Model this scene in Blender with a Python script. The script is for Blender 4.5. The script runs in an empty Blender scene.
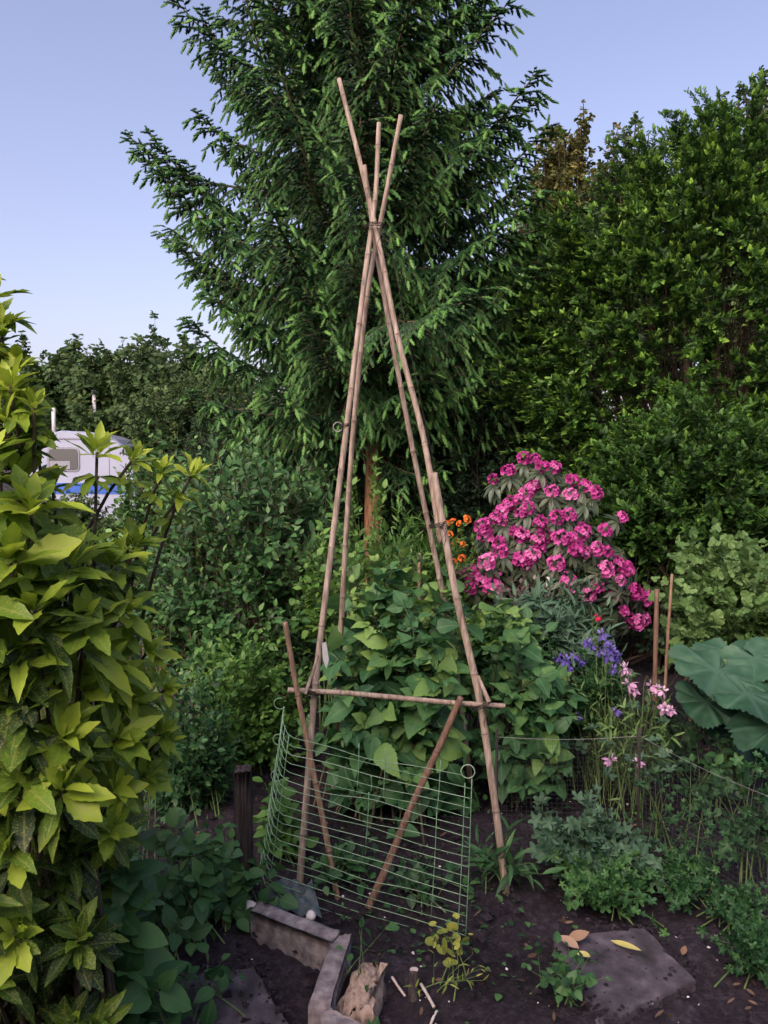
import bpy, math
import numpy as np
from mathutils import Vector

R = math.radians
sc = bpy.context.scene
COL = sc.collection

# ------------------------------------------------------------------ camera
F = 512 / math.tan(R(32.5))
CAM = np.array([0.0, 0.0, 1.55])
PITCH = math.atan(42 / F)
FWD = np.array([0, math.cos(PITCH), -math.sin(PITCH)])
UPV = np.array([0, math.sin(PITCH), math.cos(PITCH)])
RIGHT = np.array([1.0, 0, 0])


def at(px, py, d):
    """world point seen at pixel (px, py), d metres in front of the camera"""
    v = FWD * F + RIGHT * (px - 384) + UPV * (512 - py)
    return CAM + v * (d / v[1])


def ground(px, py, z=0.0):
    v = FWD * F + RIGHT * (px - 384) + UPV * (512 - py)
    return CAM + v * ((z - CAM[2]) / v[2])


cam_data = bpy.data.cameras.new("camera")
cam = bpy.data.objects.new("camera", cam_data)
COL.objects.link(cam)
cam.location = CAM
cam.rotation_euler = (math.pi / 2 - PITCH, 0, 0)
cam_data.sensor_fit = 'VERTICAL'
cam_data.sensor_height = 24
cam_data.lens = 12 / math.tan(R(32.5))
cam_data.clip_end = 2000
cam_data.clip_start = 0.05
sc.camera = cam

# ------------------------------------------------------------------ geometry helpers


def nrm(a):
    return a / np.maximum(np.linalg.norm(a, axis=-1, keepdims=True), 1e-9)


class Geo:
    """collects vertices, triangles and quads for ONE mesh object"""

    def __init__(self):
        self.v, self.t, self.q, self.a, self.e, self.n = [], [], [], [], [], 0

    def add(self, v, tris=None, quads=None, tint=0.5, edge=0.5):
        v = np.asarray(v, float).reshape(-1, 3)
        self.v.append(v)
        self.a.append(np.broadcast_to(np.asarray(tint, float), (len(v),)))
        self.e.append(np.broadcast_to(np.asarray(edge, float), (len(v),)))
        if tris is not None and len(tris):
            self.t.append(np.asarray(tris, int).reshape(-1, 3) + self.n)
        if quads is not None and len(quads):
            self.q.append(np.asarray(quads, int).reshape(-1, 4) + self.n)
        self.n += len(v)
        return self

    def inst(self, T, M, P, tint):
        """template T at k places: M (k,3,3) columns are local axes (scaled), P (k,3)"""
        k = len(P)
        if k == 0:
            return self
        n = len(T['v'])
        v = np.einsum('kij,nj->kni', M, T['v']) + P[:, None, :]
        off = (np.arange(k) * n)[:, None, None]
        tr = (T['t'][None] + off).reshape(-1, 3) if len(T['t']) else None
        qu = (T['q'][None] + off).reshape(-1, 4) if len(T['q']) else None
        tint = np.repeat(np.broadcast_to(tint, (k,)), n) + np.tile(T.get('a', np.zeros(n)), k)
        return self.add(v, tr, qu, tint, np.tile(T['e'], k))

    def tubes(self, P, rad, sides=5, tint=0.5, cap=True):
        """k tubes of m points each: P (k,m,3), rad (k,m)"""
        P = np.asarray(P, float)
        if P.ndim == 2:
            P = P[None]
        k, m, _ = P.shape
        rad = np.broadcast_to(np.asarray(rad, float), (k, m))
        tg = nrm(np.gradient(P, axis=1))
        ref = np.zeros((k, 1, 3)) + np.array([0.31, 0.17, 0.05])
        ref = np.where(np.abs((nrm(P[:, -1:] - P[:, :1]) * nrm(ref)).sum(-1, keepdims=True)) > .9, np.array([0., 0.2, 1.]), nrm(ref))
        x = nrm(np.cross(tg, ref))
        y = np.cross(tg, x)
        an = np.arange(sides) * 2 * math.pi / sides
        ring = P[:, :, None] + rad[..., None, None] * (x[:, :, None] * np.cos(an)[None, None, :, None] + y[:, :, None] * np.sin(an)[None, None, :, None])
        idx = np.arange(k * m * sides).reshape(k, m, sides)
        a, b = idx[:, :-1], idx[:, 1:]
        q = np.stack([a, np.roll(a, -1, 2), np.roll(b, -1, 2), b], -1).reshape(-1, 4)
        tris = []
        v = ring.reshape(-1, 3)
        ti = np.broadcast_to(np.asarray(tint, float), (k, m)) if np.ndim(tint) != 1 or np.shape(tint)[0] == m else np.broadcast_to(np.asarray(tint, float)[:, None], (k, m))
        ti = np.repeat(ti.reshape(-1), sides)
        if cap:
            nv = len(v)
            v = np.vstack([v, P[:, 0], P[:, -1]])
            ti = np.concatenate([ti, np.full(2 * k, .5)])
            c0 = nv + np.arange(k)
            c1 = nv + k + np.arange(k)
            r0, r1 = idx[:, 0], idx[:, -1]
            t0 = np.stack([np.roll(r0, -1, 1), r0, np.repeat(c0[:, None], sides, 1)], -1).reshape(-1, 3)
            t1 = np.stack([r1, np.roll(r1, -1, 1), np.repeat(c1[:, None], sides, 1)], -1).reshape(-1, 3)
            tris = np.vstack([t0, t1])
        return self.add(v, tris, q, ti)

    def build(self, name, mat, parent=None, loc=None, smooth=True, local=False):
        v = np.vstack(self.v)
        org = np.array(parent.location if parent is not None and not local else (0, 0, 0))
        if parent is not None and parent.parent is not None and not local:
            org = np.array(parent.location) + np.array(parent.parent.location)
        v = v - org
        t = np.vstack(self.t) if self.t else np.zeros((0, 3), int)
        q = np.vstack(self.q) if self.q else np.zeros((0, 4), int)
        me = bpy.data.meshes.new(name)
        me.vertices.add(len(v))
        me.vertices.foreach_set('co', v.astype(np.float32).ravel())
        me.loops.add(len(t) * 3 + len(q) * 4)
        me.loops.foreach_set('vertex_index', np.concatenate([t.ravel(), q.ravel()]).astype(np.int32))
        me.polygons.add(len(t) + len(q))
        me.polygons.foreach_set('loop_start', np.concatenate([np.arange(len(t)) * 3, len(t) * 3 + np.arange(len(q)) * 4]).astype(np.int32))
        me.polygons.foreach_set('use_smooth', np.full(len(t) + len(q), bool(smooth)))
        me.update(calc_edges=True)
        me.attributes.new('tint', 'FLOAT', 'POINT').data.foreach_set('value', np.concatenate(self.a).astype(np.float32))
        me.attributes.new('edge', 'FLOAT', 'POINT').data.foreach_set('value', np.concatenate(self.e).astype(np.float32))
        me.materials.append(mat)
        o = bpy.data.objects.new(name, me)
        COL.objects.link(o)
        if parent is not None:
            o.parent = parent
        elif loc is not None:
            o.location = loc
        return o


def tag(o, label=None, cat=None, group=None, kind=None):
    if label:
        o['label'] = label
    if cat:
        o['category'] = cat
    if group:
        o['group'] = group
    if kind:
        o['kind'] = kind
    return o


def thing(name, label, cat, loc, group=None):
    o = bpy.data.objects.new(name, None)
    o.empty_display_size = 0.1
    COL.objects.link(o)
    o.location = [float(c) for c in loc]
    return tag(o, label, cat, group)


def frames(y, n, sx=1.0, sy=1.0, sz=1.0):
    """rotation columns with local +Y along y and local +Z near n"""
    y = nrm(y)
    x = nrm(np.cross(y, n))
    z = np.cross(x, y)
    k = len(y)
    sx, sy, sz = (np.broadcast_to(s, (k,))[:, None] for s in (sx, sy, sz))
    return np.stack([x * sx, y * sy, z * sz], -1)


def resample(pts, m):
    """smooth curve of m points through pts"""
    pts = np.asarray(pts, float)
    n = len(pts)
    if n == 2:
        return pts[0] + (pts[1] - pts[0]) * np.linspace(0, 1, m)[:, None]
    d = np.concatenate([[0], np.cumsum(np.linalg.norm(np.diff(pts, axis=0), axis=1))])
    s = np.linspace(0, d[-1], m)
    tan = np.gradient(pts, d, axis=0)
    i = np.clip(np.searchsorted(d, s, side='right') - 1, 0, n - 2)
    h = (d[i + 1] - d[i])
    u = ((s - d[i]) / h)[:, None]
    h = h[:, None]
    return ((2 * u**3 - 3 * u**2 + 1) * pts[i] + (u**3 - 2 * u**2 + u) * h * tan[i] + (-2 * u**3 + 3 * u**2) * pts[i + 1] + (u**3 - u**2) * h * tan[i + 1])


# ------------------------------------------------------------------ leaf templates (local: +Y length 1, +Z upper face)


def blade(width, segs=6, peak=.42, fold=.25, curl=-.25, teeth=0, tooth=.12, petiole=0.0, wave=0.0):
    """a leaf with a midrib fold; teeth = saw teeth per side"""
    if teeth:
        ts = []
        for i in range(teeth + 1):
            ts += [i / (teeth + 1) + .02, (i + .82) / (teeth + 1)]
        ts = np.array([0.0] + ts[1:] + [1.0])
    else:
        ts = np.linspace(0, 1, segs + 1)
    a = math.log(.5) / math.log(peak)
    w = np.sin(math.pi * ts**a) ** .85 * width * .5
    w[0] = max(w[0], width * .02)
    w[-1] = 0.002
    if teeth:
        w[1:-1] *= np.where(np.arange(len(ts) - 2) % 2 == 0, 1 + tooth, 1 - tooth)
    yy = petiole + ts * (1 - petiole)
    z0 = curl * yy**2
    rows = []
    ed = []
    al = []
    for i in range(len(ts)):
        wv = wave * math.sin(ts[i] * 9)
        rows += [(-w[i], yy[i] - (.0 if i < len(ts) - 1 else 0), z0[i] + fold * w[i] + wv * w[i]), (0, yy[i], z0[i]), (w[i], yy[i], z0[i] + fold * w[i] - wv * w[i])]
        ed += [1, 0, 1]
    n = len(ts)
    q = []
    for i in range(n - 1):
        o = i * 3
        q += [(o, o + 1, o + 4, o + 3), (o + 1, o + 2, o + 5, o + 4)]
    v = np.array(rows)
    tr = []
    if petiole:
        k = len(v)
        v = np.vstack([v, [(-.008, 0, 0), (.008, 0, 0), (.006, petiole + .02, z0[0]), (-.006, petiole + .02, z0[0])]])
        q.append((k, k + 1, k + 2, k + 3))
        ed += [0, 0, 0, 0]
    return dict(v=v, t=np.zeros((0, 3), int), q=np.array(q), e=np.array(ed, float))


def palmate(lobes=5, depth=.3, teeth=3, notch=.55, cup=.15, ruffle=.05, petiole=.35, rings=3, npts=36, seed=0):
    """a rounded lobed leaf on a stalk; the stalk joins the notch at the origin side"""
    th = np.linspace(-math.pi * .93, math.pi * .93, npts)
    r = .5 * (1 - depth * .5 + depth * .5 * np.cos(th * lobes * .5 * 2 * .5 * 2 / 1.0))
    r *= (1 - notch * np.clip((np.abs(th) - 2.3) / .65, 0, 1) ** 2 * .6)
    r *= 1 + .05 * np.cos(th * npts * .5)
    vs, ed = [(0, petiole, 0)], [0.]
    for k in range(1, rings + 1):
        f = k / rings
        for i in range(npts):
            z = cup * f * f * .5 + ruffle * f * f * math.sin(th[i] * 7 + seed) + .03 * f * math.cos(th[i] * lobes)
            vs.append((r[i] * f * math.sin(th[i]), petiole + r[i] * f * math.cos(th[i]), z))
            ed.append(f)
    t, q = [], []
    for i in range(npts - 1):
        t.append((0, 1 + i + 1, 1 + i))
        for k in range(rings - 1):
            a, b = 1 + k * npts + i, 1 + (k + 1) * npts + i
            q.append((a, a + 1, b + 1, b))
    n = len(vs)
    vs += [(-.012, 0, -.02), (.012, 0, -.02), (.01, petiole, -.003), (-.01, petiole, -.003)]
    ed += [0, 0, 0, 0]
    q.append((n, n + 1, n + 2, n + 3))
    v = np.array(vs)
    v[:, 2] -= .12 * np.clip(v[:, 1] - petiole, 0, 1) ** 2
    return dict(v=v / (petiole + .5), t=np.array(t), q=np.array(q), e=np.array(ed))


def merge(parts):
    vs, ts, qs, es, as_, n = [], [], [], [], [], 0
    for T, M, p, *a in parts:
        vs.append(T['v'] @ np.asarray(M).T + np.asarray(p))
        if len(T['t']):
            ts.append(T['t'] + n)
        if len(T['q']):
            qs.append(T['q'] + n)
        es.append(T['e'])
        as_.append(np.full(len(T['v']), a[0] if a else 0.0))
        n += len(T['v'])
    return dict(v=np.vstack(vs), t=np.vstack(ts) if ts else np.zeros((0, 3), int), q=np.vstack(qs) if qs else np.zeros((0, 4), int), e=np.concatenate(es), a=np.concatenate(as_))


def rotz(a, s=1.0):
    c, n = math.cos(a), math.sin(a)
    return np.array([[c, -n, 0], [n, c, 0], [0, 0, 1]]) * s


OVAL = blade(.52, 5, .45, .3, -.22)
OVALP = blade(.62, 5, .42, .25, -.25, petiole=.12)
LANCE = blade(.2, 5, .4, .3, -.3)
TINY = blade(.6, 3, .5, .25, -.15)
AUC = blade(.33, 0, .5, .38, -.28, teeth=5, tooth=.07, petiole=.07, wave=.12)
AUC2 = blade(.38, 0, .55, .22, -.10, teeth=4, tooth=.09, petiole=.07, wave=-.15)
RASP1 = blade(.74, 0, .34, .22, -.3, teeth=8, tooth=.05, petiole=.05, wave=.1)
RASPB = blade(.66, 0, .38, .10, -.6, teeth=8, tooth=.06, petiole=.06, wave=.2)
_r3 = [(RASP1, rotz(0, .62), (0, .36, 0)), (RASPB, rotz(1.15, .5), (-.01, .33, 0)), (RASP1, rotz(-1.15, .46), (.01, .33, 0))]
_stalk = dict(v=np.array([(-.01, 0, 0), (.01, 0, 0), (.01, .4, 0), (-.01, .4, 0)], float), t=np.zeros((0, 3), int), q=np.array([(0, 1, 2, 3)]), e=np.zeros(4))
RASP3 = merge(_r3 + [(_stalk, np.eye(3), (0, 0, 0))])
CURR = palmate(3, .34, 3, petiole=.4, rings=2, npts=28)
GERA = palmate(5, .5, 3, petiole=.55, rings=2, npts=36, cup=.3)
RHUB = palmate(2, .16, 3, petiole=.3, rings=6, npts=110, ruffle=.05, cup=-.05, notch=.7)
_v = RHUB['v']
_an = np.arctan2(_v[:, 0], _v[:, 1] - .375)
_f = np.hypot(_v[:, 0], _v[:, 1] - .375)
_v[:, :2] *= (1 + .10 * np.sin(_an * 3 + 2) + .05 * np.sin(_an * 8))[:, None]
_v[:, 2] += .035 * _f * np.sin(_an * 4 + 1.0) + .012 * _f * np.sin(_an * 9 + 2) + .008 * np.random.default_rng(3).normal(size=len(_v)) * _f + .05 * np.sin(_v[:, 0] * 6) * np.sin(_v[:, 1] * 7 + 1) * _f
_g = 2 * math.pi / 9
RHUB['e'] = np.maximum(_f * np.abs(((_an / _g + .5) % 1) - .5) * _g * 3.2, .0) + np.where(_f < .02, 0, .0)
ROUND = palmate(1, .06, 0, petiole=.3, rings=2, npts=16, ruffle=.0, cup=.2)
_rnd = np.random.default_rng(5)


def clump(n, T, size, rng, flat=.6):
    """a small twig-end cluster of leaves as one template"""
    ps = []
    for i in range(n):
        d = nrm(rng.normal(size=3) * np.array([1, .7, flat]) + np.array([0, .5, 0]))
        M = frames(d[None], np.array([[.1 * rng.normal(), .2 * rng.normal(), 1.0]]), size, size, size)[0]
        ps.append((T, M, (rng.normal() * .12, rng.random() * .5, rng.normal() * .1), rng.normal() * .12))
    return merge(ps)


FAR1 = clump(9, TINY, .42, _rnd)
FAR2 = clump(9, TINY, .46, _rnd)


def sprig(n, length, width, spread=1.0):
    """short leafy tip: narrow pointed leaves in two loose ranks along +Y"""
    v, q, e, a_ = [], [], [], []
    for i in range(n):
        t = i / (n - 1)
        s = 1 if i % 2 else -1
        a = s * spread * (1 - .75 * t)
        L = length * (1 - .35 * t)
        d = np.array([math.sin(a), math.cos(a), .25 - .3 * t])
        w = np.array([math.cos(a), -math.sin(a), .35 * s]) * width * L
        c = np.array([0, t * .75, 0])
        k = len(v)
        v += [c, c + d * L * .5 + w, c + d * L, c + d * L * .5 - w]
        q.append((k, k + 1, k + 2, k + 3))
        e += [0, 1, 1, 1]
        a_ += [.25 * t] * 4
    return dict(v=np.array(v), t=np.zeros((0, 3), int), q=np.array(q), e=np.array(e, float), a=np.array(a_))


YEW = sprig(11, .55, .2)


def shoot_template():
    """bottle-brush spruce shoot along +Y"""
    v, t, q, e = [], [], [], []
    for y, r in ((0, .05), (.5, .115), (1.03, .012)):
        for k in range(3):
            a = k * 2.094
            v.append((r * math.cos(a), y, r * math.sin(a) * .8))
            e.append(0)
    for j in range(2):
        for k in range(3):
            a, b = j * 3 + k, j * 3 + (k + 1) % 3
            q.append((a, b, b + 3, a + 3))
    n = 20
    for i in range(n):
        y = .02 + .9 * i / n
        az = i * 2.39996
        out = np.array([math.cos(az), 0, math.sin(az) * .7 + .15])
        d = nrm(out * .7 + np.array([0, .75, 0]))
        L = .23 * (1 - .5 * (y - .35) ** 2 * 2)
        s = nrm(np.cross(d, np.array([math.sin(az), .3, -math.cos(az)])))
        c = np.array([0, y, 0])
        k = len(v)
        v += [tuple(c - s * .045), tuple(c + s * .045), tuple(c + d * L)]
        e += [1, 1, 1]
        t.append((k, k + 1, k + 2))
    return dict(v=np.array(v), t=np.array(t), q=np.array(q), e=np.array(e, float))


SHOOT = shoot_template()

# ------------------------------------------------------------------ materials


def new_mat(name):
    m = bpy.data.materials.new(name)
    m.use_nodes = True
    nt = m.node_tree
    nt.nodes.clear()
    out = nt.nodes.new('ShaderNodeOutputMaterial')
    return m, nt, out


def ramp(nt, stops):
    r = nt.nodes.new('ShaderNodeValToRGB')
    el = r.color_ramp.elements
    while len(el) < len(stops):
        el.new(.5)
    for e, (p, c) in zip(el, stops):
        e.position = p
        e.color = (*c, 1)
    return r


def noise(nt, scale, detail=3, coord='Object', stretch=None, rough=.55):
    tc = nt.nodes.new('ShaderNodeTexCoord')
    n = nt.nodes.new('ShaderNodeTexNoise')
    n.inputs['Scale'].default_value = scale
    n.inputs['Detail'].default_value = detail
    n.inputs['Roughness'].default_value = rough
    src = tc.outputs[coord]
    if stretch:
        mp = nt.nodes.new('ShaderNodeMapping')
        mp.inputs['Scale'].default_value = stretch
        nt.links.new(src, mp.inputs[0])
        src = mp.outputs[0]
    nt.links.new(src, n.inputs['Vector'])
    return n


def mixc(nt, fac, a, b, mode='MIX'):
    m = nt.nodes.new('ShaderNodeMix')
    m.data_type = 'RGBA'
    m.blend_type = mode
    for s, val in ((m.inputs[0], fac), (m.inputs[6], a), (m.inputs[7], b)):
        if hasattr(val, 'is_linked'):
            nt.links.new(val, s)
        elif isinstance(val, (int, float)):
            s.default_value = val
        else:
            s.default_value = (*val, 1)
    return m.outputs[2]


def math_(nt, op, a, b=0.0, clamp=False):
    m = nt.nodes.new('ShaderNodeMath')
    m.operation = op
    m.use_clamp = clamp
    for s, val in ((m.inputs[0], a), (m.inputs[1], b)):
        if hasattr(val, 'is_linked'):
            nt.links.new(val, s)
        else:
            s.default_value = val
    return m.outputs[0]


def leaf_mat(name, stops, rough=.5, spec=.35, transl=.25, vein=None, blotch=.35, speck=None, scale=60, objvar=0.0):
    m, nt, out = new_mat(name)
    at_ = nt.nodes.new('ShaderNodeAttribute')
    at_.attribute_name = 'tint'
    nz = noise(nt, scale, 2)
    f = math_(nt, 'ADD', at_.outputs['Fac'], math_(nt, 'MULTIPLY', math_(nt, 'SUBTRACT', nz.outputs['Fac'], .5), blotch))
    if objvar:
        oi = nt.nodes.new('ShaderNodeObjectInfo')
        f = math_(nt, 'ADD', f, math_(nt, 'MULTIPLY', math_(nt, 'SUBTRACT', oi.outputs['Random'], .5), objvar))
    rp = ramp(nt, stops)
    nt.links.new(f, rp.inputs[0])
    col = rp.outputs[0]
    if speck:
        vs = noise(nt, speck[0], 1)
        th = nt.nodes.new('ShaderNodeMapRange')
        th.inputs[1].default_value = .56
        th.inputs[2].default_value = .66
        nt.links.new(vs.outputs['Fac'], th.inputs[0])
        col = mixc(nt, math_(nt, 'MULTIPLY', th.outputs[0], speck[2]), col, speck[1])
    if vein:
        ed = nt.nodes.new('ShaderNodeAttribute')
        ed.attribute_name = 'edge'
        th = nt.nodes.new('ShaderNodeMapRange')
        th.inputs[1].default_value = .16
        th.inputs[2].default_value = .0
        nt.links.new(ed.outputs['Fac'], th.inputs[0])
        col = mixc(nt, math_(nt, 'MULTIPLY', th.outputs[0], .55), col, vein)
    b = nt.nodes.new('ShaderNodeBsdfPrincipled')
    b.inputs['Roughness'].default_value = rough
    b.inputs['Specular IOR Level'].default_value = spec
    nt.links.new(col, b.inputs['Base Color'])
    tr = nt.nodes.new('ShaderNodeBsdfTranslucent')
    nt.links.new(col, tr.inputs[0])
    mx = nt.nodes.new('ShaderNodeMixShader')
    mx.inputs[0].default_value = transl
    nt.links.new(b.outputs[0], mx.inputs[1])
    nt.links.new(tr.outputs[0], mx.inputs[2])
    nt.links.new(mx.outputs[0], out.inputs[0])
    return m


def solid_mat(name, stops, scale=20, rough=.8, spec=.25, detail=5, stretch=None, bump=0.0, bscale=None, tint=None, metal=0.0, bdist=.01):
    """noise-mottled solid; tint=(colour, strength) colours where the mesh marks tint above .5"""
    m, nt, out = new_mat(name)
    nz = noise(nt, scale, detail, stretch=stretch)
    rp = ramp(nt, stops)
    nt.links.new(nz.outputs['Fac'], rp.inputs[0])
    col = rp.outputs[0]
    if tint:
        a = nt.nodes.new('ShaderNodeAttribute')
        a.attribute_name = 'tint'
        th = math_(nt, 'MULTIPLY', math_(nt, 'SUBTRACT', a.outputs['Fac'], .5, True), 2 * tint[1], True)
        col = mixc(nt, th, col, tint[0])
    b = nt.nodes.new('ShaderNodeBsdfPrincipled')
    b.inputs['Roughness'].default_value = rough
    b.inputs['Specular IOR Level'].default_value = spec
    b.inputs['Metallic'].default_value = metal
    nt.links.new(col, b.inputs['Base Color'])
    if bump:
        n2 = noise(nt, bscale or scale * 2, 8, stretch=stretch)
        bp = nt.nodes.new('ShaderNodeBump')
        bp.inputs['Strength'].default_value = bump
        bp.inputs['Distance'].default_value = bdist
        nt.links.new(n2.outputs['Fac'], bp.inputs['Height'])
        nt.links.new(bp.outputs[0], b.inputs['Normal'])
    nt.links.new(b.outputs[0], out.inputs[0])
    return m


M = {}
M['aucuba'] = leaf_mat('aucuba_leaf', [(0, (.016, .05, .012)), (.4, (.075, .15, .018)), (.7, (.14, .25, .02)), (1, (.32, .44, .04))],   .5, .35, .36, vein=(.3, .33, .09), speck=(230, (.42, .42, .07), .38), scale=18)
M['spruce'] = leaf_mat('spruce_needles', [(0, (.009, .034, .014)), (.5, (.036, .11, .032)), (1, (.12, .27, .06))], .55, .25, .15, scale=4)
M['yew'] = leaf_mat('yew_foliage', [(0, (.009, .03, .008)), (.5, (.045, .115, .02)), (1, (.17, .33, .04))], .5, .25, .2, scale=3)
M['far'] = leaf_mat('far_tree_leaf', [(0, (.024, .052, .02)), (.5, (.055, .105, .036)), (1, (.12, .18, .06))], .6, .2, .25, scale=2)
M['far_brown'] = leaf_mat('copper_leaf', [(0, (.05, .065, .022)), (.5, (.115, .125, .035)), (1, (.22, .19, .06))], .6, .2, .25, scale=2)
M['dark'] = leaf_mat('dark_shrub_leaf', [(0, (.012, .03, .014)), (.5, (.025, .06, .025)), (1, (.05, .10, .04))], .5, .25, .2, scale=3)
M['shrub'] = leaf_mat('shrub_leaf', [(0, (.014, .047, .016)), (.5, (.044, .125, .036)), (1, (.13, .27, .07))], .45, .3, .2, vein=(.08, .15, .06), scale=8)
M['fresh'] = leaf_mat('fresh_leaf', [(0, (.03, .08, .015)), (.5, (.065, .16, .03)), (1, (.13, .25, .05))], .5, .3, .3, scale=10)
M['rasp'] = leaf_mat('raspberry_leaf', [(0, (.018, .065, .024)), (.5, (.052, .15, .05)), (1, (.18, .31, .07))], .55, .3, .3, vein=(.13, .22, .11), scale=25)
M['grey'] = leaf_mat('grey_green_leaf', [(0, (.026, .066, .04)), (.5, (.055, .12, .07)), (1, (.10, .19, .11))], .6, .25, .2, vein=(.15, .2, .15), scale=15)
M['rhub'] = leaf_mat('glaucous_leaf', [(0, (.012, .046, .022)), (.5, (.036, .10, .055)), (1, (.10, .19, .11))], .6, .25, .2, vein=(.075, .15, .10), scale=14, blotch=.9)
M['currant'] = leaf_mat('currant_leaf', [(0, (.04, .09, .025)), (.5, (.09, .18, .05)), (1, (.17, .28, .09))], .5, .3, .3, vein=(.15, .24, .09), scale=20)
M['weed'] = leaf_mat('weed_leaf', [(0, (.012, .042, .016)), (.5, (.03, .098, .032)), (1, (.075, .18, .05))], .5, .3, .25, vein=(.09, .16, .07), scale=25)
M['lime'] = leaf_mat('lime_leaf', [(0, (.12, .17, .03)), (.5, (.25, .30, .06)), (1, (.40, .43, .09))], .5, .3, .3, scale=30)
M['rhodo'] = leaf_mat('rhododendron_leaf', [(0, (.022, .045, .025)), (.5, (.05, .08, .045)), (1, (.10, .12, .075))], .4, .4, .15, vein=(.14, .15, .08), scale=15)
M['dry'] = leaf_mat('dry_leaf', [(0, (.14, .08, .045)), (.5, (.28, .18, .11)), (1, (.40, .29, .20))], .7, .2, .2, scale=40)
M['straw'] = leaf_mat('yellowed_leaf', [(0, (.30, .28, .06)), (.5, (.45, .42, .12)), (1, (.6, .55, .2))], .6, .2, .25, scale=40)


def petal(name, a, b, c):
    return leaf_mat(name, [(0, a), (.5, b), (1, c)], .55, .2, .3, scale=40, blotch=.5, objvar=.6)


M['pink'] = petal('magenta_petal', (.24, .02, .13), (.48, .06, .29), (.68, .22, .48))
M['orange'] = petal('orange_petal', (.55, .10, .02), (.75, .2, .04), (.8, .32, .08))
M['violet'] = petal('violet_petal', (.08, .06, .28), (.15, .11, .42), (.26, .2, .55))
M['palepink'] = petal('pale_pink_petal', (.45, .25, .42), (.65, .40, .58), (.8, .6, .72))
M['red'] = petal('red_petal', (.5, .01, .05), (.65, .02, .09), (.7, .05, .14))

M['bamboo'] = solid_mat('bamboo', [(.25, (.09, .068, .052)), (.42, (.19, .148, .115)), (.58, (.29, .235, .188)), (.78, (.40, .345, .295))], 26, .6, .25, 6, (3, 3, .22), .4, 60, tint=((.06, .04, .03), .8))
M['bamboo_old'] = solid_mat('weathered_cane', [(.3, (.12, .075, .045)), (.55, (.22, .145, .095)), (.75, (.33, .24, .17))], 30, .6, .3, 4, (3, 3, .4), .3, 60, tint=((.04, .025, .015), .9))
M['stake'] = solid_mat('stake_wood', [(.3, (.085, .048, .032)), (.55, (.15, .092, .064)), (.75, (.23, .155, .115))], 35, .7, .25, 5, (3, 3, .4), .35, 70, tint=((.04, .02, .012), .8))
M['bark'] = solid_mat('spruce_bark', [(.3, (.08, .04, .022)), (.5, (.23, .12, .065)), (.7, (.36, .20, .115))], 9, .85, .2, 8, (2, 2, .6), .8, 25, bdist=.03)
M['darkbark'] = solid_mat('dark_bark', [(.3, (.025, .02, .015)), (.6, (.07, .055, .04))], 14, .85, .2, 6, None, .5, 30)
M['yewbark'] = solid_mat('yew_bark', [(.3, (.015, .01, .008)), (.6, (.035, .024, .018))], 14, .9, .15)
M['twig'] = solid_mat('twig_bark', [(.3, (.05, .04, .025)), (.6, (.12, .10, .06))], 30, .8, .2)
M['greenstem'] = solid_mat('green_stem', [(.3, (.05, .10, .03)), (.7, (.12, .18, .06))], 20, .6, .3)
M['redstem'] = solid_mat('brown_cane_stem', [(.3, (.035, .035, .02)), (.7, (.075, .068, .04))], 20, .6, .3)
M['greywood'] = solid_mat('weathered_post_wood', [(.3, (.018, .014, .013)), (.6, (.05, .042, .042)), (.8, (.10, .09, .09))], 16, .85, .2, 6, (4, 4, .5), .6, 40)
M['stone'] = solid_mat('grey_concrete', [(.3, (.085, .075, .082)), (.5, (.17, .152, .162)), (.72, (.30, .28, .28))], 26, .9, .2, 10, None, .6, 60, bdist=.006)
M['slab'] = solid_mat('paving_slab', [(.28, (.02, .022, .02)), (.42, (.042, .037, .045)), (.6, (.075, .066, .08)), (.78, (.14, .125, .14))], 14, .9, .2, 10, None, .6, 50, bdist=.006)
M['chunk'] = solid_mat('broken_wood', [(.3, (.17, .125, .10)), (.5, (.29, .225, .185)), (.72, (.40, .33, .285))], 22, .85, .2, 8, (3, 3, .5), .8, 40)
M['palewood'] = solid_mat('pale_stick', [(.3, (.32, .28, .25)), (.7, (.55, .50, .46))], 40, .8, .2)
M['soil'] = None
M['green_wire'] = solid_mat('green_plastic_wire', [(.3, (.075, .17, .09)), (.7, (.17, .31, .19))], 60, .45, .4, tint=((.40, .48, .40), .7))
M['wire'] = solid_mat('galvanised_wire', [(.3, (.16, .16, .16)), (.7, (.30, .30, .30))], 60, .4, .5, metal=.5)
M['tie'] = solid_mat('black_twine', [(.3, (.012, .012, .01)), (.7, (.035, .03, .028))], 80, .8, .2)
M['net'] = solid_mat('dark_netting', [(.3, (.025, .03, .035)), (.7, (.05, .06, .065))], 60, .6, .3)
M['white'] = solid_mat('white_plastic', [(.3, (.38, .39, .41)), (.7, (.52, .53, .55))], 15, .5, .4)
M['pebble'] = solid_mat('white_pebble', [(.3, (.40, .38, .38)), (.7, (.65, .62, .62))], 30, .8, .3)
M['cloth'] = solid_mat('blue_grey_sheet', [(.3, (.035, .05, .056)), (.7, (.07, .095, .105))], 15, .6, .4, bump=.4)
M['blackplastic'] = solid_mat('black_plastic', [(.3, (.012, .014, .016)), (.7, (.03, .03, .034))], 20, .4, .4)
M['caravan'] = solid_mat('caravan_white_paint', [(.2, (.19, .23, .32)), (.8, (.26, .30, .40))], 1.5, .35, .5)
M['bluepaint'] = solid_mat('blue_paint', [(.3, (.008, .06, .30)), (.7, (.014, .09, .40))], 3, .4, .4)
M['trim'] = solid_mat('grey_trim', [(.3, (.15, .165, .20)), (.7, (.21, .225, .27))], 8, .4, .4)


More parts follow.
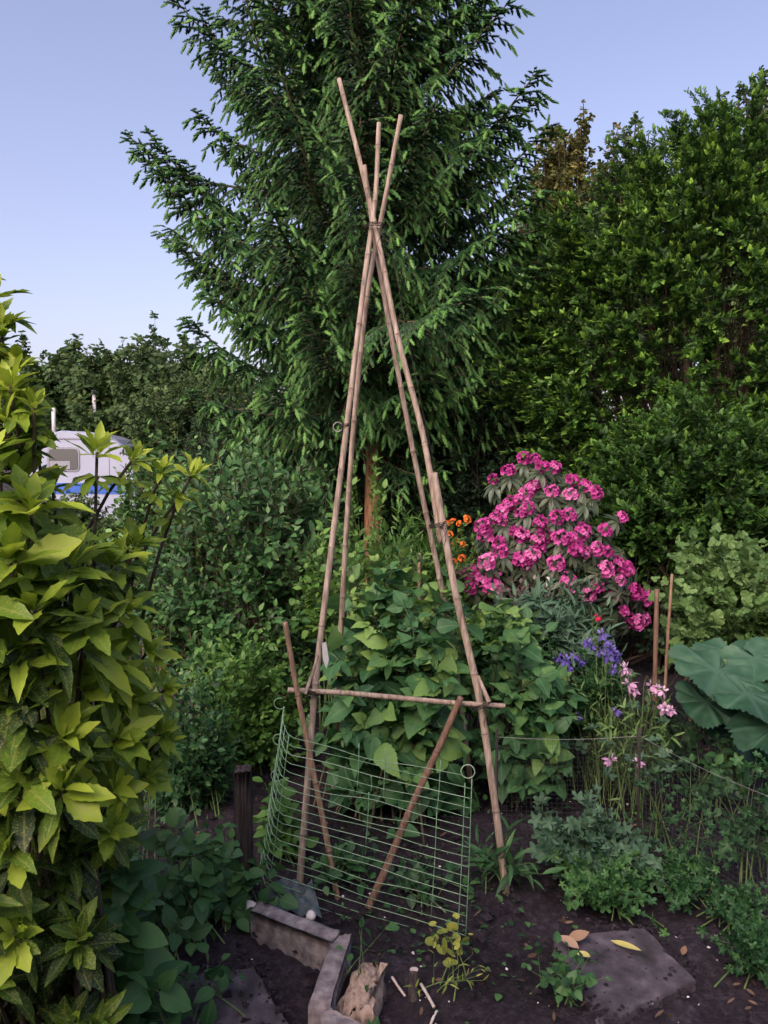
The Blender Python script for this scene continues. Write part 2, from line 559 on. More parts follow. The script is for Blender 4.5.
def glass_mat():
    m, nt, out = new_mat('dark_window_glass')
    b = nt.nodes.new('ShaderNodeBsdfPrincipled')
    b.inputs['Base Color'].default_value = (.05, .06, .065, 1)
    b.inputs['Roughness'].default_value = .25
    b.inputs['Specular IOR Level'].default_value = .4
    nt.links.new(b.outputs[0], out.inputs[0])
    return m


M['glass'] = glass_mat()


def soil_mat():
    m, nt, out = new_mat('garden_soil')
    n1 = noise(nt, 1.6, 4)
    n2 = noise(nt, 38, 8, rough=.7)
    n3 = noise(nt, 140, 3)
    r1 = ramp(nt, [(.28, (.010, .0085, .0105)), (.52, (.028, .0235, .0285)), (.75, (.066, .057, .066))])
    nt.links.new(n2.outputs['Fac'], r1.inputs[0])
    r2 = ramp(nt, [(.35, (.55, .55, .55)), (.65, (1.35, 1.3, 1.4))])
    nt.links.new(n1.outputs['Fac'], r2.inputs[0])
    col = mixc(nt, 1.0, r1.outputs[0], r2.outputs[0], 'MULTIPLY')
    # pale grit
    th = nt.nodes.new('ShaderNodeMapRange')
    th.inputs[1].default_value = .70
    th.inputs[2].default_value = .74
    nt.links.new(n3.outputs['Fac'], th.inputs[0])
    col = mixc(nt, math_(nt, 'MULTIPLY', th.outputs[0], .6), col, (.20, .18, .18))
    b = nt.nodes.new('ShaderNodeBsdfPrincipled')
    b.inputs['Roughness'].default_value = .95
    b.inputs['Specular IOR Level'].default_value = .15
    nt.links.new(col, b.inputs['Base Color'])
    bp = nt.nodes.new('ShaderNodeBump')
    bp.inputs['Strength'].default_value = .9
    bp.inputs['Distance'].default_value = .02
    nt.links.new(n2.outputs['Fac'], bp.inputs['Height'])
    nt.links.new(bp.outputs[0], b.inputs['Normal'])
    nt.links.new(b.outputs[0], out.inputs[0])
    return m


M['soil'] = soil_mat()

# ------------------------------------------------------------------ generic plants


def lump(u, rng, amp):
    """uneven radius for unit directions u"""
    f = np.zeros(len(u))
    for k in range(5):
        w = rng.normal(size=3) * (1.5 + 1.2 * k)
        f += np.sin(u @ w + rng.random() * 6.28) / (1 + .5 * k)
    return 1 + amp * f / 2.2


def scatter_bush(root, base, C, Rr, rng, leaf, leaf_len, mat, stem_mat, nst=60, ntw=6, twl=.2, nlf=7, shell=.55, amp=.22,
                 start=.45, angle=1.0, up=.6, zmin=-.5, stem_r=.006, tint=(.45, .18), tip_tint=.25, basej=.08, names=('foliage', 'branchwork'), toward=0.0, twig_tubes=True, upnorm=1.0, cut=None, tips=None, sprayup=.35, droop=0.0):
    """stems arch from base into the ellipsoid C, Rr; twigs leave the stems; leaves sit on the twigs"""
    base, C, Rr = (np.asarray(a, float) for a in (base, C, Rr))
    if tips is None:
        u = nrm(rng.normal(size=(nst * 4, 3)))
        u = u[u[:, 2] > zmin][:nst]
        rr = (shell + (1 - shell) * rng.random(len(u)) ** .6) * lump(u, rng, amp)
        tips = C + u * Rr * rr[:, None]
    tips = np.asarray(tips, float)
    tips[:, 2] = np.maximum(tips[:, 2], .06)
    nst = len(tips)
    b0 = base + np.stack([rng.normal(size=nst) * basej, rng.normal(size=nst) * basej, np.zeros(nst)], -1)
    ctrl = b0 * .55 + tips * .45
    ctrl[:, 2] = b0[:, 2] + (tips[:, 2] - b0[:, 2]) * (.62 + .2 * rng.random(nst))
    tt = np.linspace(0, 1, 8)[None, :, None]
    bz = lambda t: (1 - t)**2 * b0[:, None] + 2 * t * (1 - t) * ctrl[:, None] + t**2 * tips[:, None]
    g = Geo()
    rad = stem_r * (1.25 - np.linspace(0, 1, 8))
    g.tubes(bz(tt), np.broadcast_to(rad, (nst, 8)), 5, cap=False)
    # twigs
    ts = start + (1 - start) * (np.arange(ntw)[None, :] + rng.random((nst, ntw))) / ntw
    ts[:, -1] = 1.0
    tq = ts[..., None]
    o = bz(tq)
    tan = nrm(2 * (1 - tq) * (ctrl - b0)[:, None] + 2 * tq * (tips - ctrl)[:, None])
    outw = nrm((o - (C - np.array([0, 0, Rr[2] * .4]))) / Rr)
    td = nrm(tan * .45 + outw * .6 + rng.normal(size=o.shape) * .45 + np.array([0, -toward, sprayup]))
    td[:, -1] = nrm(tan[:, -1] + rng.normal(size=(nst, 3)) * .15)
    tl = twl * (.6 + .8 * rng.random((nst, ntw)))
    o, td, tl = o.reshape(-1, 3), td.reshape(-1, 3), tl.reshape(-1)
    if cut is not None:
        k = cut(o + td * tl[:, None])
        o, td, tl = o[k], td[k], tl[k]
    nt_ = len(o)
    if twig_tubes:
        s = np.linspace(0, 1, 3)[None, :, None]
        tp = o[:, None] + td[:, None] * tl[:, None, None] * s
        tp[..., 2] -= droop * tl[:, None] * s[..., 0]**2
        g.tubes(tp, np.broadcast_to(stem_r * np.array([.5, .4, .25]), (nt_, 3)), 3, cap=False)
    # leaves
    q = (np.arange(nlf)[None, :] + .4 + .5 * rng.random((nt_, nlf))) / nlf
    q[:, -1] = 1.0
    p = o[:, None] + td[:, None] * (tl[:, None] * q)[..., None]
    p[..., 2] -= droop * tl[:, None] * q**2
    az = np.arange(nlf)[None, :] * 2.4 + rng.random((nt_, 1)) * 6.28 + rng.normal(size=(nt_, nlf)) * .3
    sx = nrm(np.cross(td, np.array([.1, .2, 1.]) + 0 * td))
    sy = np.cross(td, sx)
    ra = sx[:, None] * np.cos(az)[..., None] + sy[:, None] * np.sin(az)[..., None]
    an = angle * (1 - .45 * q) * (.8 + .4 * rng.random(q.shape))
    d = td[:, None] * np.cos(an)[..., None] + ra * np.sin(an)[..., None]
    nh = nrm(np.array([0, 0, up]) + td[:, None] * .5 + rng.normal(size=d.shape) * .3 + np.array([0, -toward, 0])) * upnorm
    L = leaf_len * (.5 + .75 * rng.random(q.shape)) * (1.05 - .25 * q)
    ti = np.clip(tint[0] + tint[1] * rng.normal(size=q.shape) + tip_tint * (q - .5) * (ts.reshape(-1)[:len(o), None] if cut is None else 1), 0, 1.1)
    gl = Geo()
    d, nh, p, L, ti = d.reshape(-1, 3), nh.reshape(-1, 3), p.reshape(-1, 3), L.reshape(-1), ti.reshape(-1)
    leaves = leaf if isinstance(leaf, (list, tuple)) else [leaf]
    which = rng.integers(0, len(leaves), len(p))
    Mx = frames(d, nh, L, L, L)
    for k, T in enumerate(leaves):
        s = which == k
        gl.inst(T, Mx[s], p[s], ti[s])
    gl.build(names[0], mat, root)
    g.build(names[1], stem_mat, root)


def plant(name, label, cat, px, py, d, rpx, leaf, leaf_len, mat, stem_mat, seed, base_d=None, group=None, rd=None, **kw):
    """bush whose crown is an ellipse of rpx pixels around pixel (px, py) at distance d"""
    rng = np.random.default_rng(seed)
    C = at(px, py, d)
    m = d / F
    Rr = (rpx[0] * m, rd if rd else rpx[0] * m * .9, rpx[1] * m)
    base = np.array([C[0], base_d or C[1], 0.0])
    r = thing(name, label, cat, base, group)
    scatter_bush(r, base, C, Rr, rng, leaf, leaf_len, mat, stem_mat, **kw)
    return r


def tree(name, label, px, ytop, d, wpx, mat, seed, leaf=None, leaf_len=.3, zc=.58, nst=70, ntw=8, nlf=5, twl=None, group=None, trunk_r=.15, amp=.25, crown_bottom=None, **kw):
    """trunk, limbs and an uneven leafy crown; top at pixel row ytop"""
    rng = np.random.default_rng(seed)
    top = at(px, ytop, d)
    H = top[2]
    base = np.array([top[0], d, 0.0])
    w = wpx * d / F
    zb = crown_bottom if crown_bottom is not None else H * .2
    C = np.array([base[0], d, (H * .96 + zb) / 2])
    Rr = np.array([w, w * .9, (H * .96 - zb) / 2])
    r = thing(name, label, 'tree', base, group)
    g = Geo()
    zf = C[2] + Rr[2] * .2
    tp = resample([base - [0, 0, .1], base + [rng.normal() * .05, 0, zf * .35], base + [rng.normal() * .1, rng.normal() * .1, zf * .7], base + [0, 0, zf]], 12)
    g.tubes(tp, trunk_r * np.linspace(1.25, .35, 12), 10)
    g.build('trunk', M['darkbark'], r)
    scatter_bush(r, base + [0, 0, zb * .8], C, Rr, rng, leaf or [FAR1, FAR2], leaf_len, mat, M['darkbark'], nst=nst, ntw=ntw, twl=twl or w * .35, nlf=nlf, amp=amp,
                 stem_r=trunk_r * .22, basej=.02, zmin=-.85, names=('crown', 'limbs'), start=.35, **kw)
    return r


# ------------------------------------------------------------------ ground
rng = np.random.default_rng(1)
n = 300
s = np.linspace(-1, 1, n)
gx = np.sign(s) * (np.abs(s) * 4 + np.abs(s)**9 * 400)
gy = 3 + gx
X, Y = np.meshgrid(gx, gy)
Z = .012 * (np.sin(X * 7.1 + 1.3 * np.sin(Y * 5.3)) + np.sin(Y * 8.7 + 2 * np.sin(X * 4.1))) + .008 * np.sin(X * 23 + Y * 3) * np.sin(Y * 19 - X * 5) + .006 * rng.normal(size=X.shape) + .03 * np.sin(X * 1.3) * np.sin(Y * 1.1 + .5)
fade = np.clip(1.6 - np.hypot(X, Y - 3) / 5, 0, 1)
Z = Z * fade - .01
idx = np.arange(n * n).reshape(n, n)
q = np.stack([idx[:-1, :-1], idx[:-1, 1:], idx[1:, 1:], idx[1:, :-1]], -1).reshape(-1, 4)
o = Geo().add(np.stack([X, Y, Z], -1), None, q).build('ground', M['soil'])
tag(o, kind='structure')


# ------------------------------------------------------------------ bamboo wigwam
def leg(pix, a, b, off=0.0):
    """pixels -> points on a plane leaning from d = a at the ground, b per metre of height"""
    out = []
    for px, py in pix:
        v = FWD * F + RIGHT * (px - 384) + UPV * (512 - py)
        k = v[2] / v[1]
        d = (a + 1.55 * b) / (1 - b * k) + off
        out.append(at(px, py, d))
    return np.array(out)


def cane_geo(g, pts, r0, r1, seed, node=.27, sides=10, m=90):
    rng = np.random.default_rng(seed)
    P = resample(pts, m)
    L = np.concatenate([[0], np.cumsum(np.linalg.norm(np.diff(P, axis=0), axis=1))])
    rad = r0 + (r1 - r0) * L / L[-1]
    tint = np.full(m, .3)
    pos = rng.random() * node
    ss, rr, tt = list(L), list(rad), list(tint)
    while pos < L[-1] - .02:
        rb = r0 + (r1 - r0) * pos / L[-1]
        for dz, f, t in ((-.012, 1.0, .3), (-.005, 1.05, .55), (0, 1.16, .95), (.004, 1.13, .6), (.010, .99, .3)):
            ss.append(pos + dz)
            rr.append(rb * f)
            tt.append(t)
        pos += node * (.8 + .4 * rng.random())
    ss, rr, tt = map(np.array, (ss, rr, tt))
    k = np.argsort(ss)
    k = k[(ss[k] >= 0)]
    ss, rr, tt = ss[k], rr[k], tt[k]
    for i in range(1, len(ss)):
        if ss[i] - ss[i - 1] < .0012:
            ss[i] = ss[i - 1] + .0012
    PP = np.stack([np.interp(ss, L, P[:, i]) for i in range(3)], -1)
    g.tubes(PP[None], rr[None], sides, tint=tt[None])
    return PP


wig = thing('bamboo_wigwam', 'tall wigwam of tan bamboo canes tied near the top with a crossbar', 'plant support', (0.0, 3.3, 0))
FA, FB, BA, BB = 2.93, .146, 3.72, -.165
canes = [
    ([(339, 79), (357, 150), (375, 225), (398, 338), (424, 440), (441, 543)], FA, FB, .0, .0092, .0125),
    ([(434, 473), (457, 600), (479, 697), (493, 790), (507, 898)], FA, FB, -.028, .0138, .0140),
    ([(379, 123), (375, 200), (367, 260), (345, 440), (330, 560), (316, 680), (307, 790), (299, 893)], FA, FB, .0, .0095, .0135),
    ([(401, 115), (382, 215), (373, 260), (356, 400), (347, 520), (342, 610), (333, 808)], BA, BB, .0, .0092, .0135),
    ([(364, 165), (373, 228), (411, 440), (449, 628), (474, 808)], BA, BB, .030, .0092, .0138),
]
for i, (pix, a, b, off, r0, r1) in enumerate(canes):
    g = Geo()
    cane_geo(g, leg(pix, a, b, off), r0, r1, 20 + i)
    g.build('cane', M['bamboo'], wig)
g = Geo()
bar = np.array([at(288, 690, 3.0), at(345, 693, 2.995), at(400, 698, 2.99), at(455, 703, 2.99), at(505, 706, 2.99)])
cane_geo(g, bar, .0105, .0095, 31, .22)
g.build('crossbar', M['bamboo'], wig)
g = Geo()
cane_geo(g, [at(305, 694, 2.975), at(312, 675, 2.995), at(318, 655, 3.01)], .008, .005, 5, .08)
g.build('cane_stub', M['bamboo'], wig)
g = Geo()
cane_geo(g, [at(478, 676, 2.985), at(484, 690, 2.96), at(489, 702, 2.945)], .006, .009, 6, .09)
g.build('cane_stub', M['bamboo'], wig)


def coil(c, axis, r, turns, pitch, wr, sides=5, squash=1.0):
    t = np.linspace(0, turns * 2 * math.pi, int(turns * 18))
    axis = nrm(np.asarray(axis, float))
    x = nrm(np.cross(axis, np.array([.2, 1, .1])))
    y = np.cross(axis, x)
    P = np.asarray(c) + r * (x * np.cos(t)[:, None] + y * squash * np.sin(t)[:, None]) + axis * ((t / (2 * math.pi) - turns / 2) * pitch)[:, None]
    return P


for c, ax, r, turns in ((leg([(375, 226)], FA, FB)[0], (0, 0, 1), .037, 3), (leg([(438, 525)], FA, FB, -.016)[0], (.2, 0, -1), .034, 3), (leg([(312, 690)], FA, FB, -.015)[0], (.3, 0, 1), .034, 3), (leg([(481, 703)], FA, FB, -.04)[0], (-.5, 0, 1), .038, 3), (leg([(344, 425)], FA, FB)[0], (-.1, 0, 1), .019, 2)):
    g = Geo()
    P = coil(c, ax, r, turns, .006, .002)
    g.tubes(P[None], .0022, 5)
    g.build('twine_tie', M['tie'], wig)
g = Geo()
c = leg([(338, 427)], FA, FB)[0]
t = np.linspace(.3, 5.7, 20)
g.tubes((c + np.stack([.018 * np.cos(t), 0 * t - .005, .018 * np.sin(t)], -1))[None], .0022, 5)
g.build('wire_loop', M['wire'], wig)
g = Geo()
P1 = leg([(384, 232), (402, 330), (420, 420), (431, 470)], FA, FB, .02)
P1[:, 0] += .018
g.tubes(resample(P1, 20)[None], .0016, 4)
g.build('slack_wire', M['tie'], wig)

for px, py, sgn in ((377, 228, 1), (314, 692, -1), (483, 705, 1), (440, 526, 1)):
    p = leg([(px, py)], FA, FB, -.045)[0]
    g = Geo()
    for k in range(2):
        g.tubes(resample([p, p + [.012 * sgn + .01 * k, -.012, -.012], p + [.022 * sgn - .02 * k, -.01, -.045 - .02 * k], p + [.016 * sgn, -.004, -.075 - .03 * k]], 12)[None], .0014, 4)
    g.build('twine_end', M['tie'], wig)

# leaning stakes
st = thing('garden_stake', 'thin weathered cane leaning outward over the crossbar beside its tied end', 'stake', ground(339, 903))
g = Geo()
cane_geo(g, [at(285, 622, 2.93), at(297, 690, 2.955), at(311, 760, 2.945), at(326, 835, 2.92), at(339, 906, 2.88)], .0095, .0110, 41, .3)
g.build('pole', M['bamboo_old'], st)
st = thing('garden_stake', 'reddish brown stake slanting from the crossbar down behind the green grid', 'stake', ground(362, 920))
g = Geo()
cane_geo(g, [at(461, 697, 2.95), at(440, 745, 2.93), at(412, 805, 2.88), at(386, 868, 2.82), at(361, 924, 2.76)], .0122, .0140, 43, .34)
g.build('pole', M['stake'], st)

# ------------------------------------------------------------------ green wire grid
gr = thing('wire_grid_panel', 'green plastic coated wire fencing panel bent round at one end', 'wire panel', (0.0, 2.75, 0))
NR = 19


def prow(f):
    """points of the horizontal wire at fraction f from the top"""
    L = at(289 - 22 * f, 737 + 153 * f, 2.85)
    Rr = at(472 - 8 * f, 779 + 176 * f, 2.60)
    return L, Rr


rng = np.random.default_rng(8)
for i in range(NR):
    f = i / (NR - 1)
    L, Rr = prow(f)
    if i == 0:
        Rr = at(462, 775, 2.61)
    far = L + np.array([-.055 - .01 * f, .30, .012])
    mid = (L + Rr) / 2 + np.array([0, .012 * rng.normal(), .004 * rng.normal() - .003])
    P = np.vstack([resample([far, L + (far - L) * .5 + [-.012, 0, 0], L + (far - L) * .12 + [-.004, 0, 0]], 8), resample([L + (Rr - L) * .03, L + (Rr - L) * .25 + [0, .004 * rng.normal(), .003 * rng.normal()], mid, L + (Rr - L) * .75 + [0, .004 * rng.normal(), .003 * rng.normal()], Rr], 20)])
    g = Geo()
    g.tubes(P[None], .00135, 5, tint=.45 + .35 * rng.random())
    g.build('cross_wire', M['green_wire'], gr)
vert = []
L0, R0 = prow(0)
L1, R1 = prow(1)
for f in (0.0, -.28, -.55, -.8, -1.0):
    a = L0 + (np.array([-.055, .30, .012])) * -f + np.array([-.012 * math.sin(-f * 3.1), .004, .01])
    b = L1 + (np.array([-.065, .30, .012])) * -f + np.array([-.012 * math.sin(-f * 3.1), .004, -.03])
    vert.append((a, b))
vert += [(R0 + [0, .004, .0], R1 + [.003, .004, 0]), (at(465, 783, 2.612), at(457, 945, 2.60)),
         (at(359, 743, 2.775), at(357, 792, 2.77)), (at(385.5, 747, 2.73), at(383, 798, 2.73)), (at(369, 792, 2.755), at(365.5, 846, 2.75)),
         (at(440.5, 760, 2.655), at(437, 812, 2.65)), (at(437, 806, 2.652), at(431, 918, 2.645)), (at(371, 776, 2.76), at(371, 792, 2.76))]
for a, b in vert:
    g = Geo()
    g.tubes(resample([a, (a + b) / 2 + np.array([.002, 0, 0]), b], 6)[None], .0018, 5, tint=.5)
    g.build('upright_wire', M['green_wire'], gr)


def hoop(c, r, tint=.6, a0=0, a1=6.28, flat=1.0):
    t = np.linspace(a0, a1, 22)
    g = Geo()
    g.tubes((c + np.stack([r * np.cos(t), .3 * r * np.sin(t * .5), r * flat * np.sin(t)], -1))[None], .0019, 5, tint=tint)
    g.build('wire_hoop', M['green_wire'], gr)


hoop(at(468, 772, 2.60), .0225, .8)
for px, py in ((280, 704), (279, 740), (277, 776), (272, 814)):
    hoop(at(px, py, 3.1), .024, .55, 1.2, 5.6, .9)

# ------------------------------------------------------------------ stones, edging, timber


def block(pts_top, h, name_rng, bev=.012, sub=6, rough=.006):
    """weathered slab: quad of four top corners (world), thickness h"""
    rng = np.random.default_rng(name_rng)
    a, b, c, d = (np.asarray(p, float) for p in pts_top)
    N = sub + 1
    u, v, w = np.meshgrid(np.linspace(0, 1, N * 2), np.linspace(0, 1, N), np.linspace(0, 1, N), indexing='ij')
    P = (a * (1 - u[..., None]) + b * u[..., None]) * (1 - v[..., None]) + (d * (1 - u[..., None]) + c * u[..., None]) * v[..., None]
    P[..., 2] -= h * w
    # soften edges
    eu = np.minimum(u, 1 - u) * np.linalg.norm(b - a)
    ev = np.minimum(v, 1 - v) * np.linalg.norm(d - a)
    ew = np.minimum(w, 1 - w) * h
    ctr = (a + b + c + d) / 4 - [0, 0, h / 2]
    near = np.sort(np.stack([eu, ev, ew], -1), -1)
    k = np.clip(1 - near[..., 1] / bev, 0, 1)
    axis_in = nrm(ctr - P)
    P = P + axis_in * (k * bev * .45)[..., None] + rng.normal(size=P.shape) * rough * .35
    for fr, am in ((9, 1), (23, .5), (47, .3)):
        ph = rng.random(3) * 6
        P[..., 2] += rough * am * np.sin(P[..., 0] * fr + ph[0]) * np.sin(P[..., 1] * fr * 1.2 + ph[1])
        P[..., 1] += rough * am * np.sin(P[..., 0] * fr + ph[2]) * .6
    sh = P.shape[:3]
    ids = np.arange(np.prod(sh)).reshape(sh)
    qs = []
    for ax in range(3):
        for e in (0, sh[ax] - 1):
            f = np.take(ids, e, ax)
            qq = np.stack([f[:-1, :-1], f[1:, :-1], f[1:, 1:], f[:-1, 1:]], -1).reshape(-1, 4)
            qs.append(qq)
    V = P.reshape(-1, 3)
    Q = np.vstack(qs)
    used, inv = np.unique(Q, return_inverse=True)
    return V[used], inv.reshape(-1, 4)


def slab_thing(name, label, cat, pts_top, h, mat, seed, **kw):
    v, q = block(pts_top, h, seed, **kw)
    c = np.array([v[:, 0].mean(), v[:, 1].mean(), v[:, 2].min()])
    o = Geo().add(v - c, None, q).build(name, M[mat], None, c)
    return tag(o, label, cat)


a, b = at(249, 909, 2.62), at(334, 942, 2.40)
bk = np.array([.02, .06, .004])
slab_thing('edging_slab', 'dark edging stone set on edge, nearest the wire grid bend', 'edging stone', [a, b, b + bk, a + bk], .21, 'stone', 3, rough=.0018, bev=.016)
a, b = at(352, 932, 2.47), at(330, 1003, 2.10)
sd = np.array([-.058, -.012, .0])
slab_thing('edging_slab', 'grey edging stone pointing toward the viewer beside the broken wood', 'edging stone', [a + sd, a, b, b + sd * 1.05], .17, 'stone', 4, rough=.003, bev=.014)
a, b = at(318, 1003, 2.13), at(395, 1030, 2.02)
slab_thing('edging_slab', 'low grey edging stone at the very bottom edge of the picture', 'edging stone', [a, b, b + [.02, -.12, 0], a + [0.02, -.12, 0]], .09, 'stone', 5)
a, b = at(349, 968, 2.33), at(337, 1003, 2.18)
slab_thing('gap_strip', 'narrow dark strip in the gap between edging stone and broken wood', 'wood offcut', [a + [-.03, 0, 0], a, b, b + [-.03, 0, 0]], .1, 'greywood', 6, rough=.003, bev=.006)  # dark strip filling the gap beside the broken wood
# broken wood chunk
a, b = at(378, 957, 2.36), at(352, 1006, 2.16)
slab_thing('wood_chunk', 'pale brown broken lump of wood with splintered top', 'wood chunk', [a + [-.05, 0, -.01], a + [.025, 0, 0], b + [.055, 0, .0], b + [-.05, 0, -.01]], .15, 'chunk', 7, rough=.016, bev=.03)
# paving slab with leaves
slab_thing('paving_slab', 'dark grey paving slab lying flat with fallen leaves on it', 'paving slab', [ground(552, 936, .02), ground(645, 928, .028), ground(697, 978, .026), ground(600, 1028, .014)], .05, 'slab', 8, sub=10, bev=.01, rough=.004)
slab_thing('paving_slab', 'purplish grey slab by the yellow laurel base, half buried in soil', 'paving slab', [ground(168, 972, .010), ground(255, 966, .018), ground(300, 1040, .018), ground(120, 1050, .008)], .05, 'slab', 9, sub=10, bev=.012, rough=.006)

# posts and stakes


def stick(name, label, cat, top, foot, r0, r1, mat, seed, sides=8, jit=.003, part='shaft'):
    rng = np.random.default_rng(seed)
    P = resample([np.asarray(foot), np.asarray(foot) * .5 + np.asarray(top) * .5 + rng.normal(size=3) * jit, np.asarray(top)], 14)
    rad = np.linspace(r1, r0, 14) * (1 + .06 * rng.normal(size=14))
    r = thing(name, label, cat, np.asarray(foot) * 1.0)
    g = Geo()
    g.tubes(P[None], rad[None], sides, tint=.4)
    g.build(part, M[mat], r)
    return r


# squared old post
fp = ground(246, 906)
tp = at(243, 768, fp[1])
r = thing('wooden_post', 'short dark weathered square post standing left of the wire grid', 'post', fp)
v, q = block([tp + [-.03, -.025, 0], tp + [.03, -.03, 0], tp + [.028, .03, .006], tp + [-.03, .03, .004]], tp[2] + .05, 11, bev=.008, sub=8, rough=.006)
Geo().add(v, None, q).build('shaft', M['greywood'], r)
stick('short_stake', 'short upright brown stake beside the pink rhododendron, the thicker of the pair', 'stake', at(657, 589, 4.3), at(654, 735, 4.3), .0125, .013, 'stake', 51)
stick('short_stake', 'thin leaning stake beside the currant bush, taller of the pair', 'stake', at(672, 574, 4.45), at(663, 728, 4.4), .008, .0095, 'bamboo_old', 52)
stick('short_stake', 'small grey stake standing up in the feathery green stems', 'stake', at(419, 553, 4.9), at(419, 700, 4.9), .012, .012, 'bamboo_old', 53)
stick('marker_stick', 'stubby white topped marker in front of the rhododendron', 'marker', at(548, 577, 5.0), at(546, 690, 5.0), .013, .012, 'palewood', 54)
stick('garden_light', 'slim black garden light post between the left hand canes and tree trunk', 'garden light', at(362, 547, 5.2), at(361, 700, 5.2), .019, .015, 'blackplastic', 55)
stick('sawn_peg', 'dark round peg with pale sawn top by the yellow seedling', 'peg', at(414, 971, 2.33), at(414, 1022, 2.26), .015, .016, 'greywood', 56, 10)
stick('pale_stick', 'pale thin stick lying just right of the round dark peg', 'stick', at(421, 984, 2.3), at(434, 1007, 2.2), .0045, .0045, 'palewood', 57, 6, jit=.0006)
stick('pale_stick', 'short pale stick lying between broken wood and round dark peg', 'stick', at(392, 977, 2.34), at(405, 996, 2.26), .004, .004, 'palewood', 58, 6, jit=.0006)
stick('pale_stick', 'pale stick tilted the other way at the bottom edge by the peg', 'stick', at(437, 1011, 2.2), at(430, 1026, 2.15), .004, .004, 'palewood', 59, 6, jit=.0006)

# peg's pale top
g = Geo()
c = at(414, 970, 2.33)
an = np.linspace(0, 6.28, 13)[:-1]
g.add(np.vstack([[c + [0, 0, .004]], c + np.stack([.013 * np.cos(an), .013 * np.sin(an), 0 * an + .002], -1)]), [(0, 1 + i, 1 + (i + 1) % 12) for i in range(12)])
g.build('sawn_top', M['palewood'], bpy.data.objects['sawn_peg'])

# plastic tag on the cane
c = leg([(323, 655)], FA, FB, -.02)[0]
g = Geo()
pt = [(-.004, 0, .045), (.012, 0, .05), (.016, .004, .02), (.022, .006, -.02), (.012, .004, -.055), (.0, .002, -.02)]
pt = np.array(pt)
k = len(pt)
g.add(np.vstack([pt, pt + [0, .002, 0]]), None, [(i, (i + 1) % k, k + (i + 1) % k, k + i) for i in range(k)])
g.t.append(np.array([(0, i, i + 1) for i in range(1, k - 1)] + [(k, k + i + 1, k + i) for i in range(1, k - 1)]))
o = g.build('plastic_tag', M['white'], None, c, smooth=False)
tag(o, 'torn white plastic tag hanging on the front left bamboo cane', 'tag')

# crumpled sheet behind the first stone
rng = np.random.default_rng(12)
N = 22
u, v = np.meshgrid(np.linspace(0, 1, N), np.linspace(0, 1, N))
A, B, Cc, D = ground(264, 916), ground(322, 922), ground(312, 896), ground(272, 892)
P = (A * (1 - u[..., None]) + B * u[..., None]) * (1 - v[..., None]) + (D * (1 - u[..., None]) + Cc * u[..., None]) * v[..., None]
P[..., 2] += .02 + .014 * np.sin(u * 9 + v * 4) * np.sin(v * 7) + .008 * np.sin(u * 17 - v * 9) + .002 * rng.normal(size=u.shape) + .03 * v
ids = np.arange(N * N).reshape(N, N)
q = np.stack([ids[:-1, :-1], ids[:-1, 1:], ids[1:, 1:], ids[1:, :-1]], -1).reshape(-1, 4)
c = P.mean((0, 1))
o = Geo().add(P - c, None, q).build('plastic_sheet', M['cloth'], None, c, smooth=False)
tag(o, 'crumpled blue grey sheet lying inside the wire grid bend', 'sheet')


def stone(name, label, cat, c, r, mat, seed, group=None):
    rng = np.random.default_rng(seed)
    N, K = 9, 14
    th = np.linspace(0, math.pi, N)[:, None]
    ph = np.linspace(0, 2 * math.pi, K, endpoint=False)[None]
    d = np.stack([np.sin(th) * np.cos(ph), np.sin(th) * np.sin(ph), np.cos(th) + 0 * ph], -1)
    P = d * np.asarray(r) * lump(d.reshape(-1, 3), rng, .15).reshape(N, K)[..., None]
    ids = np.arange(N * K).reshape(N, K)
    q = np.stack([ids[:-1], np.roll(ids[:-1], -1, 1), np.roll(ids[1:], -1, 1), ids[1:]], -1).reshape(-1, 4)
    o = Geo().add(P, None, q).build(name, M[mat], None, np.asarray(c) + [0, 0, r[2] * .4])
    return tag(o, label, cat, group)


stone('pebble', 'round white pebble behind the dark edging stone', 'pebble', at(311, 918, 2.62) , (.018, .018, .017), 'pebble', 1)
stone('pebble', 'small white pebble on the edging stone pointing toward the viewer', 'pebble', at(329, 1011, 2.12), (.009, .009, .008), 'pebble', 2)
stone('pebble', 'lilac white stone at the foot of the dark square post', 'pebble', ground(252, 908) + [0, -.06, .03], (.03, .02, .02), 'pebble', 3)

# netting
nf = thing('net_fence', 'low fence of fine dark netting strung across the bare soil', 'net fence', ground(640, 845))
Pn = [at(497, 737, 3.2), at(640, 736, 3.15), at(770, 797, 2.62)]
for i in range(2):
    a, b = Pn[i], Pn[i + 1]
    L = np.linalg.norm((b - a)[:2])
    k = int(L / .019)
    f = np.linspace(0, 1, k)[:, None]
    top = a + (b - a) * f
    top[:, 2] -= .012 * np.sin(f[:, 0] * 3.14)
    bot = top.copy()
    bot[:, 2] = .0
    g = Geo()
    g.tubes(np.stack([top, bot], 1), .0005, 3, cap=False)
    rows = 24
    for j in range(rows):
        w = (j + 1) / (rows + 1)
        g.tubes(resample(top * (1 - w) + bot * w, 6)[None], .00045, 3, cap=False)
    g.build('netting', M['net'], nf)
    g = Geo()
    g.tubes(top[None], .0011, 4, tint=.5)
    g.build('top_wire', M['wire'], nf)
for p in Pn[1:2] + [Pn[0]]:
    g = Geo()
    g.tubes(np.array([p + [0, .006, .03], p + [0, .006, -p[2] - .03]])[None], .006, 6)
    g.build('net_post', M['greywood'], nf)


